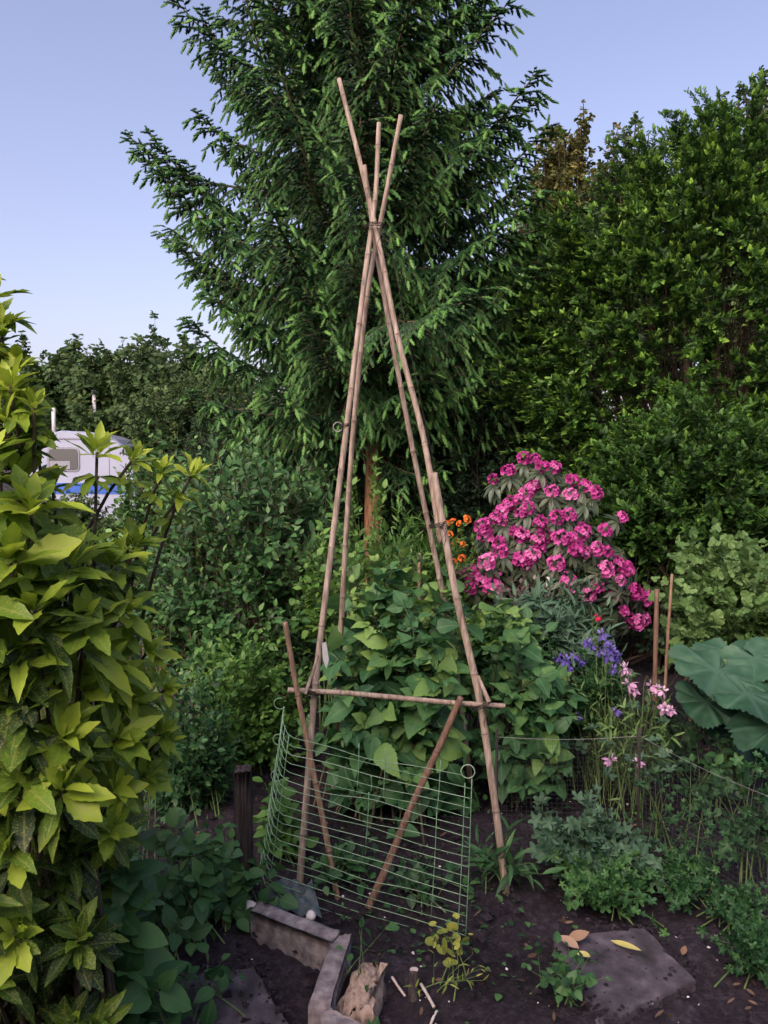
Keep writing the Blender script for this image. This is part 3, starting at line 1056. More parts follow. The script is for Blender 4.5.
# fallen leaves on the slab
def fallen(label, px, py, z, T, L, rot, mat, tint, seed, tilt=.25):
    rng = np.random.default_rng(seed)
    c = ground(px, py, z)
    d = np.array([math.cos(rot), math.sin(rot), .0])
    g = Geo()
    g.inst(T, frames(d[None], np.array([[tilt * rng.normal(), -tilt, 1.0]]), L, L, L), np.zeros((1, 3)) - d * L * .5, np.array([tint]))
    o = g.build('fallen_leaf', M[mat], None, c)
    tag(o, label, 'leaf')


CURL = blade(.5, 6, .45, .5, .25)
fallen('long yellow fallen leaf on the flat dark slab', 626, 947, .038, blade(.26, 6, .45, .4, .1), .105, -.75, 'straw', .7, 1)
fallen('small yellow fallen leaf near the slab edge, below the brown ones', 583, 957, .038, CURL, .06, -.9, 'straw', .9, 2)
fallen('curled orange brown dead leaf lying uppermost on the slab corner', 578, 938, .042, CURL, .075, .3, 'dry', .6, 3)
fallen('crumpled tan dead leaf touching the slab corner, above the yellow one', 569, 944, .042, CURL, .07, 2.4, 'dry', .8, 4)
fallen('small reddish dead leaf off the far side of the slab', 684, 952, .03, CURL, .04, 1.0, 'dry', .3, 5)

# soil litter
rng = np.random.default_rng(77)
N = 190
g = Geo()
T = dict(v=np.array([(-.5, -.4, 0), (.5, -.3, .1), (.4, .5, 0), (-.3, .4, .12), (0, 0, .45)]), t=np.array([(0, 1, 4), (1, 2, 4), (2, 3, 4), (3, 0, 4)]), q=np.zeros((0, 4), int), e=np.zeros(5))
p = np.stack([rng.random(N) * 3.2 - 1.3, 2.15 + rng.random(N) ** 1.3 * 2.2, np.full(N, .012)], -1)
L = .003 + .009 * rng.random(N) ** 3
d = rng.normal(size=(N, 3)) * [1, 1, .2]
g.inst(T, frames(d, np.array([[0, 0, 1.]]) + .3 * rng.normal(size=(N, 3)), L, L, L), p, rng.random(N))
tag(g.build('gravel', M['pebble']), kind='stuff')
N = 2600
g = Geo()
p = np.stack([rng.random(N) * 4 - 1.7, 2.0 + rng.random(N) * 2.6, np.full(N, .01)], -1)
L = .008 + .03 * rng.random(N) ** 2
d = rng.normal(size=(N, 3)) * [1, 1, .35]
g.inst(T, frames(d, np.array([[0, 0, 1.]]) + .3 * rng.normal(size=(N, 3)), L, L, L * .9), p, rng.random(N))
tag(g.build('soil_debris', M['soil']), kind='stuff')

g = Geo()
pp = []
for quad in (((552, 936), (645, 928), (697, 978), (600, 1028)), ((168, 972), (255, 966), (300, 1040), (120, 1050))):
    Q = [ground(*k_) for k_ in quad]
    for i in range(4):
        f = rng.random(110)[:, None]
        pp.append(Q[i] * (1 - f) + Q[(i + 1) % 4] * f + rng.normal(size=(110, 3)) * [.02, .02, .003] + [0, 0, .014])
    f, h = rng.random((60, 1)), rng.random((60, 1))
    pp.append((Q[0] * (1 - f) + Q[1] * f) * (1 - h) + (Q[3] * (1 - f) + Q[2] * f) * h + [0, 0, .022])
p = np.vstack(pp)
N = len(p)
L = .004 + .014 * rng.random(N) ** 2
d = rng.normal(size=(N, 3)) * [1, 1, .3]
g.inst(T, frames(d, np.array([[0, 0, 1.]]) + .3 * rng.normal(size=(N, 3)), L, L, L * .9), p, rng.random(N))
tag(g.build('soil_crumbs', M['soil']), kind='stuff')
N = 900
g = Geo()
p = np.stack([rng.random(N) * 4 - 1.7, 2.0 + rng.random(N) ** 1.2 * 2.4, np.full(N, .012)], -1)
L = .012 + .03 * rng.random(N) ** 2
d = rng.normal(size=(N, 3)) * [1, 1, .25]
g.inst(blade(.35, 3, .45, .4, .2), frames(d, np.array([[0, 0, 1.]]) + .45 * rng.normal(size=(N, 3)), L, L, L), p, rng.random(N) * .8)
tag(g.build('leaf_litter', leaf_mat('brown_litter', [(0, (.03, .02, .014)), (.5, (.085, .055, .038)), (1, (.20, .14, .10))], .8, .2, .1)), kind='stuff')
N = 4200
g = Geo()
p = np.stack([rng.random(N) * 4.2 - 1.8, 2.05 + rng.random(N) * 2.2, np.full(N, .004)], -1)
p = p[(np.sin(p[:, 0] * 4 + 1) + np.sin(p[:, 1] * 5 + p[:, 0] * 3) + rng.normal(size=N) * .5) > .55]
N = len(p)
d = rng.normal(size=(N, 3)) * [1, 1, 0] + [0, 0, .35]
L = .012 + .026 * rng.random(N)
g.inst(OVALP, frames(d, np.array([[0, 0, 1.]]) + .3 * rng.normal(size=(N, 3)), L, L, L), p, rng.random(N))
tag(g.build('ground_cover_leaves', M['weed']), kind='stuff')

# ------------------------------------------------------------------ yellow spotted laurel (front left)
rng = np.random.default_rng(31)
base = np.array([-.86, 1.95, 0])
au = thing('spotted_laurel_shrub', 'large yellow green spotted laurel with glossy toothed leaves, nearest shrub', 'shrub', base)
ros = [  # px, py, d, scale, tint
    (-4, 292, 1.8, .7, .75), (2, 332, 1.8, .75, .7), (10, 385, 1.75, .9, .8), (-25, 350, 1.8, 1, .7), (-12, 320, 1.85, .8, .75), (14, 362, 1.8, .7, .7), (22, 400, 1.8, .75, .7), (5, 420, 1.75, .9, .75), (38, 446, 1.8, .6, .7), (52, 486, 1.85, .7, .75), (20, 480, 1.75, .9, .8), (34, 408, 1.75, .55, .8), (-16, 450, 1.7, .9, .75),
    (97, 452, 1.85, .75, .95), (134, 458, 1.95, .6, .95), (162, 470, 2.0, .55, .98), (192, 474, 2.05, .6, 1.0), (180, 497, 2.05, .45, .8), (30, 522, 1.8, .8, .5),
    (30, 510, 1.65, 1.2, .7), (-20, 470, 1.6, 1.2, .7), (85, 548, 1.8, .9, .45), (10, 560, 1.6, 1.2, .75), (70, 565, 1.7, 1.1, .7), (112, 565, 1.85, 1, .6), (135, 545, 1.95, .8, .55),
    (35, 610, 1.6, 1.2, .6), (85, 625, 1.7, 1.1, .75), (125, 610, 1.85, .8, .6), (148, 650, 1.95, .8, .95), (110, 665, 1.8, 1, .7), (15, 655, 1.6, 1.2, .5), (-30, 600, 1.55, 1.2, .6),
    (80, 690, 1.75, 1.1, .75), (130, 700, 1.9, .9, .8), (165, 690, 2.0, .7, .8), (160, 735, 2.0, .8, .7), (115, 740, 1.8, 1, .7), (60, 740, 1.65, 1.1, .65), (20, 710, 1.6, 1.0, .4),
    (62, 790, 1.62, 1.0, .75), (115, 790, 1.8, .9, .75), (145, 775, 1.95, .8, .6), (20, 780, 1.6, 1.1, .4), (110, 830, 1.75, .8, .65), (10, 850, 1.6, 1, .3),
    (14, 935, 1.6, .85, .65), (-30, 900, 1.55, 1.1, .5), (50, 880, 1.75, 1, .2), (30, 830, 1.8, 1, .2), (-10, 980, 1.6, 1.0, .4),
]
for i in range(34):
    px, py = rng.uniform(-160, 120), rng.uniform(540, 930)
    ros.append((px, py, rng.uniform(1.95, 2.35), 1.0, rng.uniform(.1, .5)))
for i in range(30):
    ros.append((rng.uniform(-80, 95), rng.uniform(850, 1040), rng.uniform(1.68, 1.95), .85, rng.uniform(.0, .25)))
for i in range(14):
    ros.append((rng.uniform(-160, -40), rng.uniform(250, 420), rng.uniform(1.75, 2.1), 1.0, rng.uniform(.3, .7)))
for (a_, b_, c_, s_, t_) in list(ros[:51]):
    for k in range(int(rng.random() < .75) if b_ > 500 else 0):
        ros.append((a_ + rng.normal() * 20 - 8, b_ + rng.normal() * 24, c_ + abs(rng.normal()) * .09, s_ * rng.uniform(.6, .85), t_ + rng.normal() * .12 + .02))
gl, gs = Geo(), Geo()
tips = np.array([at(a, b, c) for a, b, c, _, _ in ros])
cc = np.array([-.95, 2.0, .85])
K = len(tips)
b0 = base + rng.normal(size=(K, 3)) * [.09, .06, 0]
ctrl = b0 * .5 + tips * .5
ctrl[:, 2] = tips[:, 2] * .55 - .05
far_r = np.array([a > 100 for a, *_ in ros])
ctrl[far_r] = b0[far_r] * .72 + tips[far_r] * .28 + [0, .1, 0]
ctrl[far_r, 2] = tips[far_r, 2] * .80
s = np.linspace(0, 1, 10)[None, :, None]
P = (1 - s)**2 * b0[:, None] + 2 * s * (1 - s) * ctrl[:, None] + s**2 * tips[:, None]
gs.tubes(P, np.broadcast_to(.008 - .0045 * np.linspace(0, 1, 10), (K, 10)), 6)
axis = nrm(nrm(tips - ctrl) * .7 + nrm(tips - cc) * .35 + np.array([.05, -.35, .45]))
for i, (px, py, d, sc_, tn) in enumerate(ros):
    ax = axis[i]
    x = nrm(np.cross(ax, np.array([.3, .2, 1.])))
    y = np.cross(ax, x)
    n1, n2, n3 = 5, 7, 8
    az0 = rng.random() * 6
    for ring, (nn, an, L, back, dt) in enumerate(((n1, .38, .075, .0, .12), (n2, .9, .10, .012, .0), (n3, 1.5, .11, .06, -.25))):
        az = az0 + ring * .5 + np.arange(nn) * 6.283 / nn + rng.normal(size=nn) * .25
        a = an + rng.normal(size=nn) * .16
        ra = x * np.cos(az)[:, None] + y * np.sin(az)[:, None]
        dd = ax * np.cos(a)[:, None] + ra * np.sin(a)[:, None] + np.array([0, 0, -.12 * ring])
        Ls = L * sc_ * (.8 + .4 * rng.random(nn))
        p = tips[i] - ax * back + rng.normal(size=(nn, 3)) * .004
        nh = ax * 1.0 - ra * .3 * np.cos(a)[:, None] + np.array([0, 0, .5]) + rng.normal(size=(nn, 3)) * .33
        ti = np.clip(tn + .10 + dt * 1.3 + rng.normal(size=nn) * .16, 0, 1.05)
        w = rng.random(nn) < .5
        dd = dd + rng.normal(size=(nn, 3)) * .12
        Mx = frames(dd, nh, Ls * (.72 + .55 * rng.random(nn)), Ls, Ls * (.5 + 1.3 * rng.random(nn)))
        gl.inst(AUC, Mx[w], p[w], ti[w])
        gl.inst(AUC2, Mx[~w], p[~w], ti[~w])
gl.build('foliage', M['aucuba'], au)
gs.build('branchwork', M['darkbark'], au)


# ------------------------------------------------------------------ spruce
def spruce(name, label, px, d, H, seed, z0=1.95, rmax=2.6, whorl=.40, nb=9):
    rng = np.random.default_rng(seed)
    bx = at(px, 500, d)[0]
    base = np.array([bx, d, 0.])
    r = thing(name, label, 'tree', base)
    g = Geo()
    m = 30
    zz = np.linspace(-.1, H, m)
    tr = np.stack([bx + .03 * np.sin(zz), d + .03 * np.cos(zz * 1.3), zz], -1)
    g.tubes(tr[None], (.11 * (1 - zz / H * .95) + .03 * np.exp(-np.clip(zz, 0, 9) * 2.5))[None], 14)
    g.build('trunk', M['bark'], r)
    br = []
    z = z0
    while z < H - .3:
        for k in range(nb if z < H * .8 else 6):
            br.append((z + rng.normal() * .09, rng.random() * .5 + k * 6.283 / nb + z * 1.7))
        z += whorl * (1 if z < H * .7 else .8)
    br = np.array([q_ for q_ in br if not (q_[0] < 2.3 and -math.sin(q_[1]) > .86)])
    zb, az = br[:, 0], br[:, 1]
    K = len(br)
    prof = np.where(zb < 4.2, rmax * (.58 + .42 * np.clip((zb - 1.9) / 1.6, 0, 1)), rmax * np.clip((H - zb) / (H - 4.2), 0, 1) ** 1.1)
    L = prof * (.70 + .36 * rng.random(K)) * np.where(np.cos(az) > .3, .94, 1.10)
    dirs = np.stack([np.cos(az), np.sin(az), 0 * az], -1)
    low = np.clip((3.2 - zb) / 1.5, 0, 1)
    sag = .42 + .25 * low + .08 * rng.normal(size=K)
    lift = .62 - .25 * low + .10 * rng.normal(size=K)
    lift = np.where(zb > H * .75, lift + .3, lift)

    def bp(s):  # s (K,n)
        hz = L[:, None] * s
        dz = L[:, None] * (-sag[:, None] * s + lift[:, None] * s**2.3)
        wob = .04 * np.sin(s * 7 + az[:, None] * 9)
        side = np.stack([-dirs[:, 1], dirs[:, 0], 0 * az], -1)
        P = np.stack([bx + 0 * s, d + 0 * s, zb[:, None] + dz], -1)
        return P + dirs[:, None] * hz[..., None] + side[:, None] * (wob * L[:, None] * s)[..., None]

    gb = Geo()
    sm = np.linspace(0, 1, 14)[None].repeat(K, 0)
    Pm = bp(sm)
    gb.tubes(Pm, (.006 + .016 * (L / rmax)[:, None] * (1 - sm)), 5, cap=False)
    # secondaries
    NS = 60
    s = .08 + .92 * (np.arange(NS)[None] + .6 * rng.random((K, NS))) / NS
    keep = (L[:, None] > .35) & (rng.random((K, NS)) < np.clip(L[:, None] / rmax * 1.15, .3, 1))
    O = bp(s)
    T = nrm(bp(s + .02) - O)
    sd = np.where(np.arange(NS)[None] % 2 == 0, 1., -1.) + 0 * s
    side = nrm(np.cross(T, np.array([0, 0, 1.])))
    dd = nrm(T * (.55 + .25 * rng.random(s.shape))[..., None] + side * (sd * (.65 + .35 * rng.random(s.shape)))[..., None] + np.array([0, 0, 1.]) * (.15 * rng.normal(size=s.shape))[..., None])
    l2 = (.16 + .52 * np.sin(np.clip((1 - s) * 1.5, 0, 1.57)) * (L[:, None] / rmax)) * (.6 + .7 * rng.random(s.shape))
    drp = (.45 + .7 * rng.random(s.shape)) * np.clip((1.08 - s) * 2.2, .05, 1)
    sb = np.broadcast_to(s, s.shape)[keep]
    O, dd, l2, drp = O[keep], dd[keep], l2[keep], drp[keep]
    S = len(O)
    qq = np.linspace(0, 1, 4)[None, :, None]
    P2 = O[:, None] + dd[:, None] * l2[:, None, None] * qq
    P2[..., 2] -= (drp * l2)[:, None] * qq[..., 0]**2
    gb.tubes(P2, np.broadcast_to(np.array([.004, .0035, .003, .002]), (S, 4)), 3, cap=False)
    # shoots along secondaries
    NT = 15
    q = (np.arange(NT)[None] + .5 + .3 * rng.normal(size=(S, NT))) / NT
    q = np.clip(q, .08, 1)
    q[:, -1] = 1
    k2 = (np.arange(NT)[None] >= NT - np.clip(np.ceil(l2 / .036), 3, NT)[:, None])
    q = 1 - (1 - q) * np.clip(NT / np.clip(np.ceil(l2 / .036), 3, NT), 1, 4)[:, None]
    q = np.clip(q, .05, 1)
    O3 = O[:, None] + dd[:, None] * (l2[:, None] * q)[..., None]
    O3[..., 2] -= (drp * l2)[:, None] * q**2
    T3 = dd[:, None] + 0 * O3
    T3[..., 2] -= 2 * drp[:, None] * q
    T3 = nrm(T3)
    sd3 = nrm(np.cross(T3, np.array([0, 0, 1.]) + .0 * T3))
    sg = np.where(np.arange(NT)[None] % 2 == 0, 1., -1.) * (.75 + .45 * rng.random((S, NT)))
    sg[:, -1] *= .1
    d3 = nrm(T3 * .8 + sd3 * (.85 * sg)[..., None] + rng.normal(size=O3.shape) * .10 + np.array([0, 0, -.38]))
    L3 = (.088 + .05 * rng.random((S, NT))) * (1 - .25 * (1 - q))
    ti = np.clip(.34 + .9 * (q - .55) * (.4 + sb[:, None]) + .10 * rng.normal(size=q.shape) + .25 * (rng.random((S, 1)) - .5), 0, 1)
    o3, d3, L3, ti = O3[k2], d3[k2], L3[k2], ti[k2]
    # shoots along the branch leader
    s5 = np.linspace(.35, 1, 26)[None].repeat(K, 0) + rng.normal(size=(K, 26)) * .008
    o5 = bp(np.clip(s5, 0, 1))
    t5 = nrm(bp(s5 + .02) - bp(s5))
    d5 = nrm(t5 + rng.normal(size=t5.shape) * .35 + np.array([0, 0, -.15]))
    o3 = np.vstack([o3, o5.reshape(-1, 3)])
    d3 = np.vstack([d3, d5.reshape(-1, 3)])
    L3 = np.concatenate([L3, np.full(K * 26, .10)])
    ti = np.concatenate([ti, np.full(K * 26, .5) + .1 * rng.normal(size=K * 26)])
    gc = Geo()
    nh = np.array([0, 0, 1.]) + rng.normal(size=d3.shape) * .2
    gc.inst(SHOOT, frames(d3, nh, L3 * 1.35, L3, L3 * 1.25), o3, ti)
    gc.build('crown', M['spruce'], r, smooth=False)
    gb.build('limbs', M['twig'], r)
    print('spruce shoots', len(o3))
    return r


spruce('spruce_tree', 'tall dark spruce with drooping needle shoots behind the bamboo wigwam', 371, 9.0, 10.8, 3)

# ------------------------------------------------------------------ right hand yew
rng = np.random.default_rng(14)
yb = np.array([3.3, 8.2, 0.])
yw = thing('yew_tree', 'broad dense yew with bright green tips, rounded and wide', 'tree', yb)
g = Geo()
for k in range(5):
    a = rng.random() * 6.28
    g.tubes(resample([yb + [.15 * math.cos(a), .15 * math.sin(a), -.1], yb + [.4 * math.cos(a), .4 * math.sin(a), 1.2], yb + [.7 * math.cos(a), .7 * math.sin(a), 2.6]], 10)[None], np.linspace(.1, .03, 10)[None], 9)
g.build('trunk', M['darkbark'], yw)
scatter_bush(yw, yb + [0, 0, .3], (3.1, 8.2, 2.6), (2.0, 1.65, 2.45), rng, YEW, .07, M['yew'], M['yewbark'], nst=520, ntw=16, twl=.28, nlf=14, shell=.72, amp=.13, start=.72,
             angle=.85, up=.8, zmin=-.92, stem_r=.006, tint=(.26, .13), tip_tint=.95, basej=.3, names=('crown', 'limbs'), sprayup=.05, droop=.35, twig_tubes=False)

# ------------------------------------------------------------------ background trees and shrubs
tree('broadleaf_tree', 'distant dark rounded tree rising above the white caravan', 72, 352, 27, 46, M['far'], 101, leaf_len=.55, tint=(.4, .15))
tree('broadleaf_tree', 'distant broad green tree between the caravan and the spruce', 138, 328, 25, 62, M['far'], 102, leaf_len=.5, tint=(.5, .15), nst=110)
tree('broadleaf_tree', 'thin wispy treetop poking above the broad distant tree', 157, 306, 29, 16, M['far'], 103, leaf_len=.35, nst=22, ntw=6, tint=(.45, .15), trunk_r=.08)
tree('broadleaf_tree', 'small sparse distant tree at far left against the sky', 28, 345, 30, 26, M['far'], 104, leaf_len=.4, nst=34, ntw=6, tint=(.35, .12), trunk_r=.1)
tree('broadleaf_tree', 'distant tree half hidden behind the yellow laurel top', -40, 330, 28, 60, M['far'], 105, leaf_len=.55, tint=(.4, .15))
tree('broadleaf_tree', 'distant dark tree just left of the spruce skirts', 205, 345, 22, 55, M['far'], 106, leaf_len=.45, tint=(.35, .15), nst=90)
tree('copper_tree', 'bronze tinged tree showing between spruce and yew', 572, 112, 17, 56, M['far_brown'], 107, leaf_len=.28, nst=150, ntw=10, tint=(.4, .22), crown_bottom=3.0, amp=.12)
tree('broadleaf_tree', 'feathery dark treetop peeping over the middle of the yew', 640, 104, 15, 56, M['far'], 108, leaf_len=.24, nst=110, tint=(.4, .15), amp=.12, crown_bottom=3.0)
tree('broadleaf_tree', 'tall dark leafy tree standing over the right shoulder of the yew', 754, 66, 12.5, 58, M['far'], 109, leaf_len=.22, nst=160, ntw=10, tint=(.35, .15), crown_bottom=3.0, amp=.14)
tree('broadleaf_tree', 'green tree filling the gap low between spruce and yew', 535, 190, 14, 70, M['far'], 110, leaf_len=.3, nst=110, tint=(.4, .15), crown_bottom=.6)
tree('broadleaf_tree', 'hazy green tree far behind the spruce trunk', 400, 250, 24, 110, M['far'], 111, leaf_len=.5, nst=120, tint=(.35, .12), crown_bottom=.6)
tree('broadleaf_tree', 'far dark tree behind the yew toward the right', 800, 180, 20, 120, M['far'], 112, leaf_len=.45, nst=110, tint=(.3, .12), crown_bottom=.5)


def hedge(name, label, px, py, d, rpx, seed, mat='dark', leaf_len=.13, nst=150, **kw):
    return plant(name, label, 'shrub', px, py, d, rpx, [FAR1, FAR2], leaf_len, M[mat], M['darkbark'], seed, nst=nst, ntw=9, twl=.35, nlf=5, shell=.6, stem_r=.012, basej=.4, rd=1.0, zmin=-.9, start=.3, **kw)


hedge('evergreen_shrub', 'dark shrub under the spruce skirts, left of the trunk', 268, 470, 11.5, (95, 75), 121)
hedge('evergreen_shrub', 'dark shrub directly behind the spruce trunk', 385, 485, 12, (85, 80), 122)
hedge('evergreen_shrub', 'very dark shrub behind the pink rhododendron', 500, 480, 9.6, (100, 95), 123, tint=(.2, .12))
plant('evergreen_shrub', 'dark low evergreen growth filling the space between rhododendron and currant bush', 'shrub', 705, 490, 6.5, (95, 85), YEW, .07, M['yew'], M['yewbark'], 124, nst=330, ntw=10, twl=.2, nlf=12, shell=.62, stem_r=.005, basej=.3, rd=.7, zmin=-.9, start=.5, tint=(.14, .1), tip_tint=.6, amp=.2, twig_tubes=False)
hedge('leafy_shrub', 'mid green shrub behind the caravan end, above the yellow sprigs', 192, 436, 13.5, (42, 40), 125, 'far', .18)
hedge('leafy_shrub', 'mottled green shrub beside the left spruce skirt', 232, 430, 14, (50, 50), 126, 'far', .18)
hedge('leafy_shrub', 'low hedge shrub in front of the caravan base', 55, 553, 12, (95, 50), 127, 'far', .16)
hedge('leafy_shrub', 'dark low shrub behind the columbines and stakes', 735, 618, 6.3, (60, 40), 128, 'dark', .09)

# ------------------------------------------------------------------ caravan
cv = thing('caravan', 'white caravan with a blue stripe partly hidden by shrubs', 'caravan', at(85, 600, 22) * [1, 1, 0])
D = 22.0
prof = [(24, 500), (26, 470), (32, 458), (44, 440), (50, 433), (62, 430.5), (90, 432), (104, 434.5), (115, 439), (124, 446), (130, 455), (134, 468), (137, 485), (138, 540), (26, 540)]
front = np.array([at(px, py, D) for px, py in prof])
back = front + np.array([0, 2.1, 0])
k = len(front)


def smoothloop(P, m=5):
    return P


g = Geo()
ctrF = front.mean(0)
rim = ctrF + (front - ctrF) * 1.0
fr2 = ctrF + (front - ctrF) * .97 + [0, -.06, 0]
V = np.vstack([fr2, rim, back])
quads = []
for ring in range(2):
    for i in range(k):
        a0, b0_ = ring * k + i, ring * k + (i + 1) % k
        quads.append((a0, b0_, b0_ + k, a0 + k))
g.add(V, [(i, (i + 1) % k, len(V)) for i in range(k)] + [(2 * k + (i + 1) % k, 2 * k + i, len(V) + 1) for i in range(k)] if False else None, quads)
# flat front and back faces
cF, cB = len(V), len(V) + 1
g.add(np.vstack([fr2, [fr2.mean(0)]]), [(i, (i + 1) % k, k) for i in range(k)])
g.add(np.vstack([back, [back.mean(0)]]), [((i + 1) % k, i, k) for i in range(k)])
body = g.build('body', M['caravan'], cv, smooth=False)


def panel(name, x0, y0, x1, y1, dd, mat, parent, thick=.03, r=0.0):
    A = at(x0, y0, dd)
    B = at(x1, y1, dd)
    xs = [A[0], B[0]]
    z0, z1 = B[2], A[2]
    pts = []
    rr = r * (z1 - z0)
    for cx, cz, a in ((xs[1] - rr, z1 - rr, 0), (xs[0] + rr, z1 - rr, 1.5708), (xs[0] + rr, z0 + rr, 3.1416), (xs[1] - rr, z0 + rr, 4.7124)):
        for q_ in range(4):
            an = a + q_ * .5236
            pts.append((cx + rr * math.cos(an), dd, cz + rr * math.sin(an)))
    P = np.array(pts)
    m = len(P)
    V = np.vstack([P, P + [0, thick, 0], [P.mean(0)]])
    g = Geo()
    g.add(V, [(i, (i + 1) % m, 2 * m) for i in range(m)], [(i, m + i, m + (i + 1) % m, (i + 1) % m) for i in range(m)])
    return g.build(name, M[mat], parent, smooth=False)


panel('stripe', 25.5, 483, 136.5, 494, D - .075, 'bluepaint', cv)
wn = panel('window', 46.5, 447, 79.5, 471.5, D - .085, 'trim', cv, .03, .18)
panel('glass', 48.5, 449, 77.8, 469.8, D - .10, 'glass', wn, .03, .16)
panel('blind', 49.5, 461, 70, 469, D - .104, 'trim', wn, .003, .05)
panel('seam', 108.5, 440, 109.3, 483, D - .078, 'trim', cv, .02)
panel('roof_edge', 46, 437.5, 112, 439.0, D - .09, 'trim', cv, .03)
g = Geo()
p0 = at(54, 434, D + .6)
g.tubes(np.array([p0 + [0, 0, -.1], at(53.5, 408, D + .6)])[None], .055, 10)
g.build('flue', M['white'], cv)
r = thing('flue_pipe', 'slim white pipe rising behind the caravan roof', 'pipe', at(95, 600, 24) * [1, 1, 0])
g = Geo()
top = at(94, 393, 24)
g.tubes(np.array([[top[0], 24, -.1], top])[None], .055, 10)
g.build('pipe', M['white'], r)
g = Geo()
g.tubes(np.array([top + [0, 0, -.05], top + [0, 0, .08]])[None], .075, 10)
g.build('cap', M['trim'], r)

# ------------------------------------------------------------------ rhododendron
rng = np.random.default_rng(61)
RC = at(560, 560, 6.1)
rb = np.array([RC[0], 6.1, 0])
rh = thing('rhododendron_shrub', 'rhododendron covered in magenta pink flower clusters', 'flowering shrub', rb)
tz = [(292, 62), (330, 68), (355, 92), (400, 95), (185, 135), (240, 108), (345, 148), (320, 165), (300, 185), (393, 180), (460, 140), (507, 158), (542, 182), (458, 192), (278, 205), (245, 220), (310, 235), (283, 255), (215, 245), (195, 268), (220, 280), (150, 300), (158, 330), (350, 288), (408, 268), (452, 262), (262, 318), (285, 330), (207, 360), (215, 390), (236, 405), (340, 345), (370, 330), (422, 342), (460, 340), (497, 318), (635, 268), (577, 315), (472, 380), (508, 390), (548, 380), (585, 390), (278, 415), (322, 400), (300, 430), (408, 430), (350, 375), (620, 428), (580, 450), (630, 490), (650, 450), (447, 488), (548, 505), (515, 540), (608, 545), (648, 545), (680, 528), (720, 550), (640, 595), (665, 630), (690, 635), (715, 625), (72, 460), (110, 465), (88, 490), (108, 518), (150, 485), (195, 460), (205, 495), (165, 425), (180, 510), (465, 520)]
tips, outs = [], []
for zx, zy in tz:
    px, py = 440 + zx / 3.49, 440 + zy / 3.49
    ex, ey = (px - 553) / 110, (py - 565) / 115
    dep = 6.1 - .62 * math.sqrt(max(.02, 1 - min(1, ex * ex + ey * ey))) + rng.normal() * .05
    tips.append(at(px, py, dep))
    outs.append(nrm(np.array([ex * .8, -.75 - .25 * rng.random(), .45 - ey * .7])))
tips, outs = np.array(tips), np.array(outs)
FL = []
for k in range(2):
    th = np.linspace(0, 2 * math.pi, 15, endpoint=False)
    ro = .034 * np.where(np.arange(15) % 3 == 0, .72, 1.0)
    v = [(0, 0, -.022)] + [(.011 * math.cos(a), .011 * math.sin(a), -.002) for a in th] + [(ro[i] * math.cos(a), ro[i] * math.sin(a), .010 + .006 * math.sin(3 * a + k)) for i, a in enumerate(th)]
    t = [(0, 1 + i, 1 + (i + 1) % 15) for i in range(15)]
    qd = [(1 + i, 16 + i, 16 + (i + 1) % 15, 1 + (i + 1) % 15) for i in range(15)]
    FL.append(dict(v=np.array(v), t=np.array(t), q=np.array(qd), e=np.concatenate([[0], np.full(15, .3), np.ones(15)])))
tmesh = []
for k in range(4):
    g = Geo()
    nfl = 13
    i = np.arange(nfl) + .5
    cz = 1 - .95 * i / nfl
    az = i * 2.39996 + k
    dr = np.stack([np.sqrt(1 - cz**2) * np.cos(az), np.sqrt(1 - cz**2) * np.sin(az), cz], -1)
    dr = nrm(dr + rng.normal(size=dr.shape) * .22)
    # frames: local Z along dr
    x = nrm(np.cross(dr, np.array([.3, .8, .1])))
    y = np.cross(dr, x)
    Mx = np.stack([x, y, dr], -1) * (.85 + .3 * rng.random(nfl))[:, None, None]
    g.inst(FL[k % 2], Mx, dr * [.055, .055, .036] * (1 + .35 * rng.random((nfl, 1))), np.clip(.5 + .2 * rng.normal(size=nfl), 0, 1))
    o = g.build('flower_cluster', M['pink'], rh, local=True)
    tmesh.append(o)
gl, gs = Geo(), Geo()
for i, (p, u) in enumerate(zip(tips, outs)):
    if i < 4:
        o = tmesh[i]
    else:
        o = tmesh[i % 4].copy()
        COL.objects.link(o)
        o.parent = rh
    o.location = Vector(p - rb)
    o.rotation_euler = Vector(u).to_track_quat('Z', 'Y').to_euler()
    s_ = rng.uniform(.5, .82)
    o.scale = (s_, s_, s_ * .95)
extra = RC + nrm(rng.normal(size=(150, 3)) * [1, 1, 1]) * np.array([.72, .6, .8]) * (.75 + .25 * rng.random((150, 1)))
_px = 384 + (extra[:, 0]) / extra[:, 1] * F
_py = 470 + (1.55 - extra[:, 2]) / extra[:, 1] * F
extra = extra[(extra[:, 2] > .2) & (_py > 470 + np.clip(_px - 560, 0, 200) * 1.15) & (_py > 470 + np.clip(530 - _px, 0, 200) * 1.1)]
eo = nrm((extra - RC) + np.array([0, -.1, .35]))
tips[:, 1] = tips[:, 1]
alltips = np.vstack([tips - outs * .03, extra])
allout = np.vstack([outs, eo])
K = len(alltips)
b0 = rb + rng.normal(size=(K, 3)) * [.06, .06, 0]
ctrl = b0 * .5 + alltips * .5
ctrl[:, 2] = alltips[:, 2] * .55
s = np.linspace(0, 1, 8)[None, :, None]
gs.tubes((1 - s)**2 * b0[:, None] + 2 * s * (1 - s) * ctrl[:, None] + s**2 * alltips[:, None], np.broadcast_to(.011 - .007 * np.linspace(0, 1, 8), (K, 8)), 5)
RL = blade(.3, 5, .5, .25, -.35)
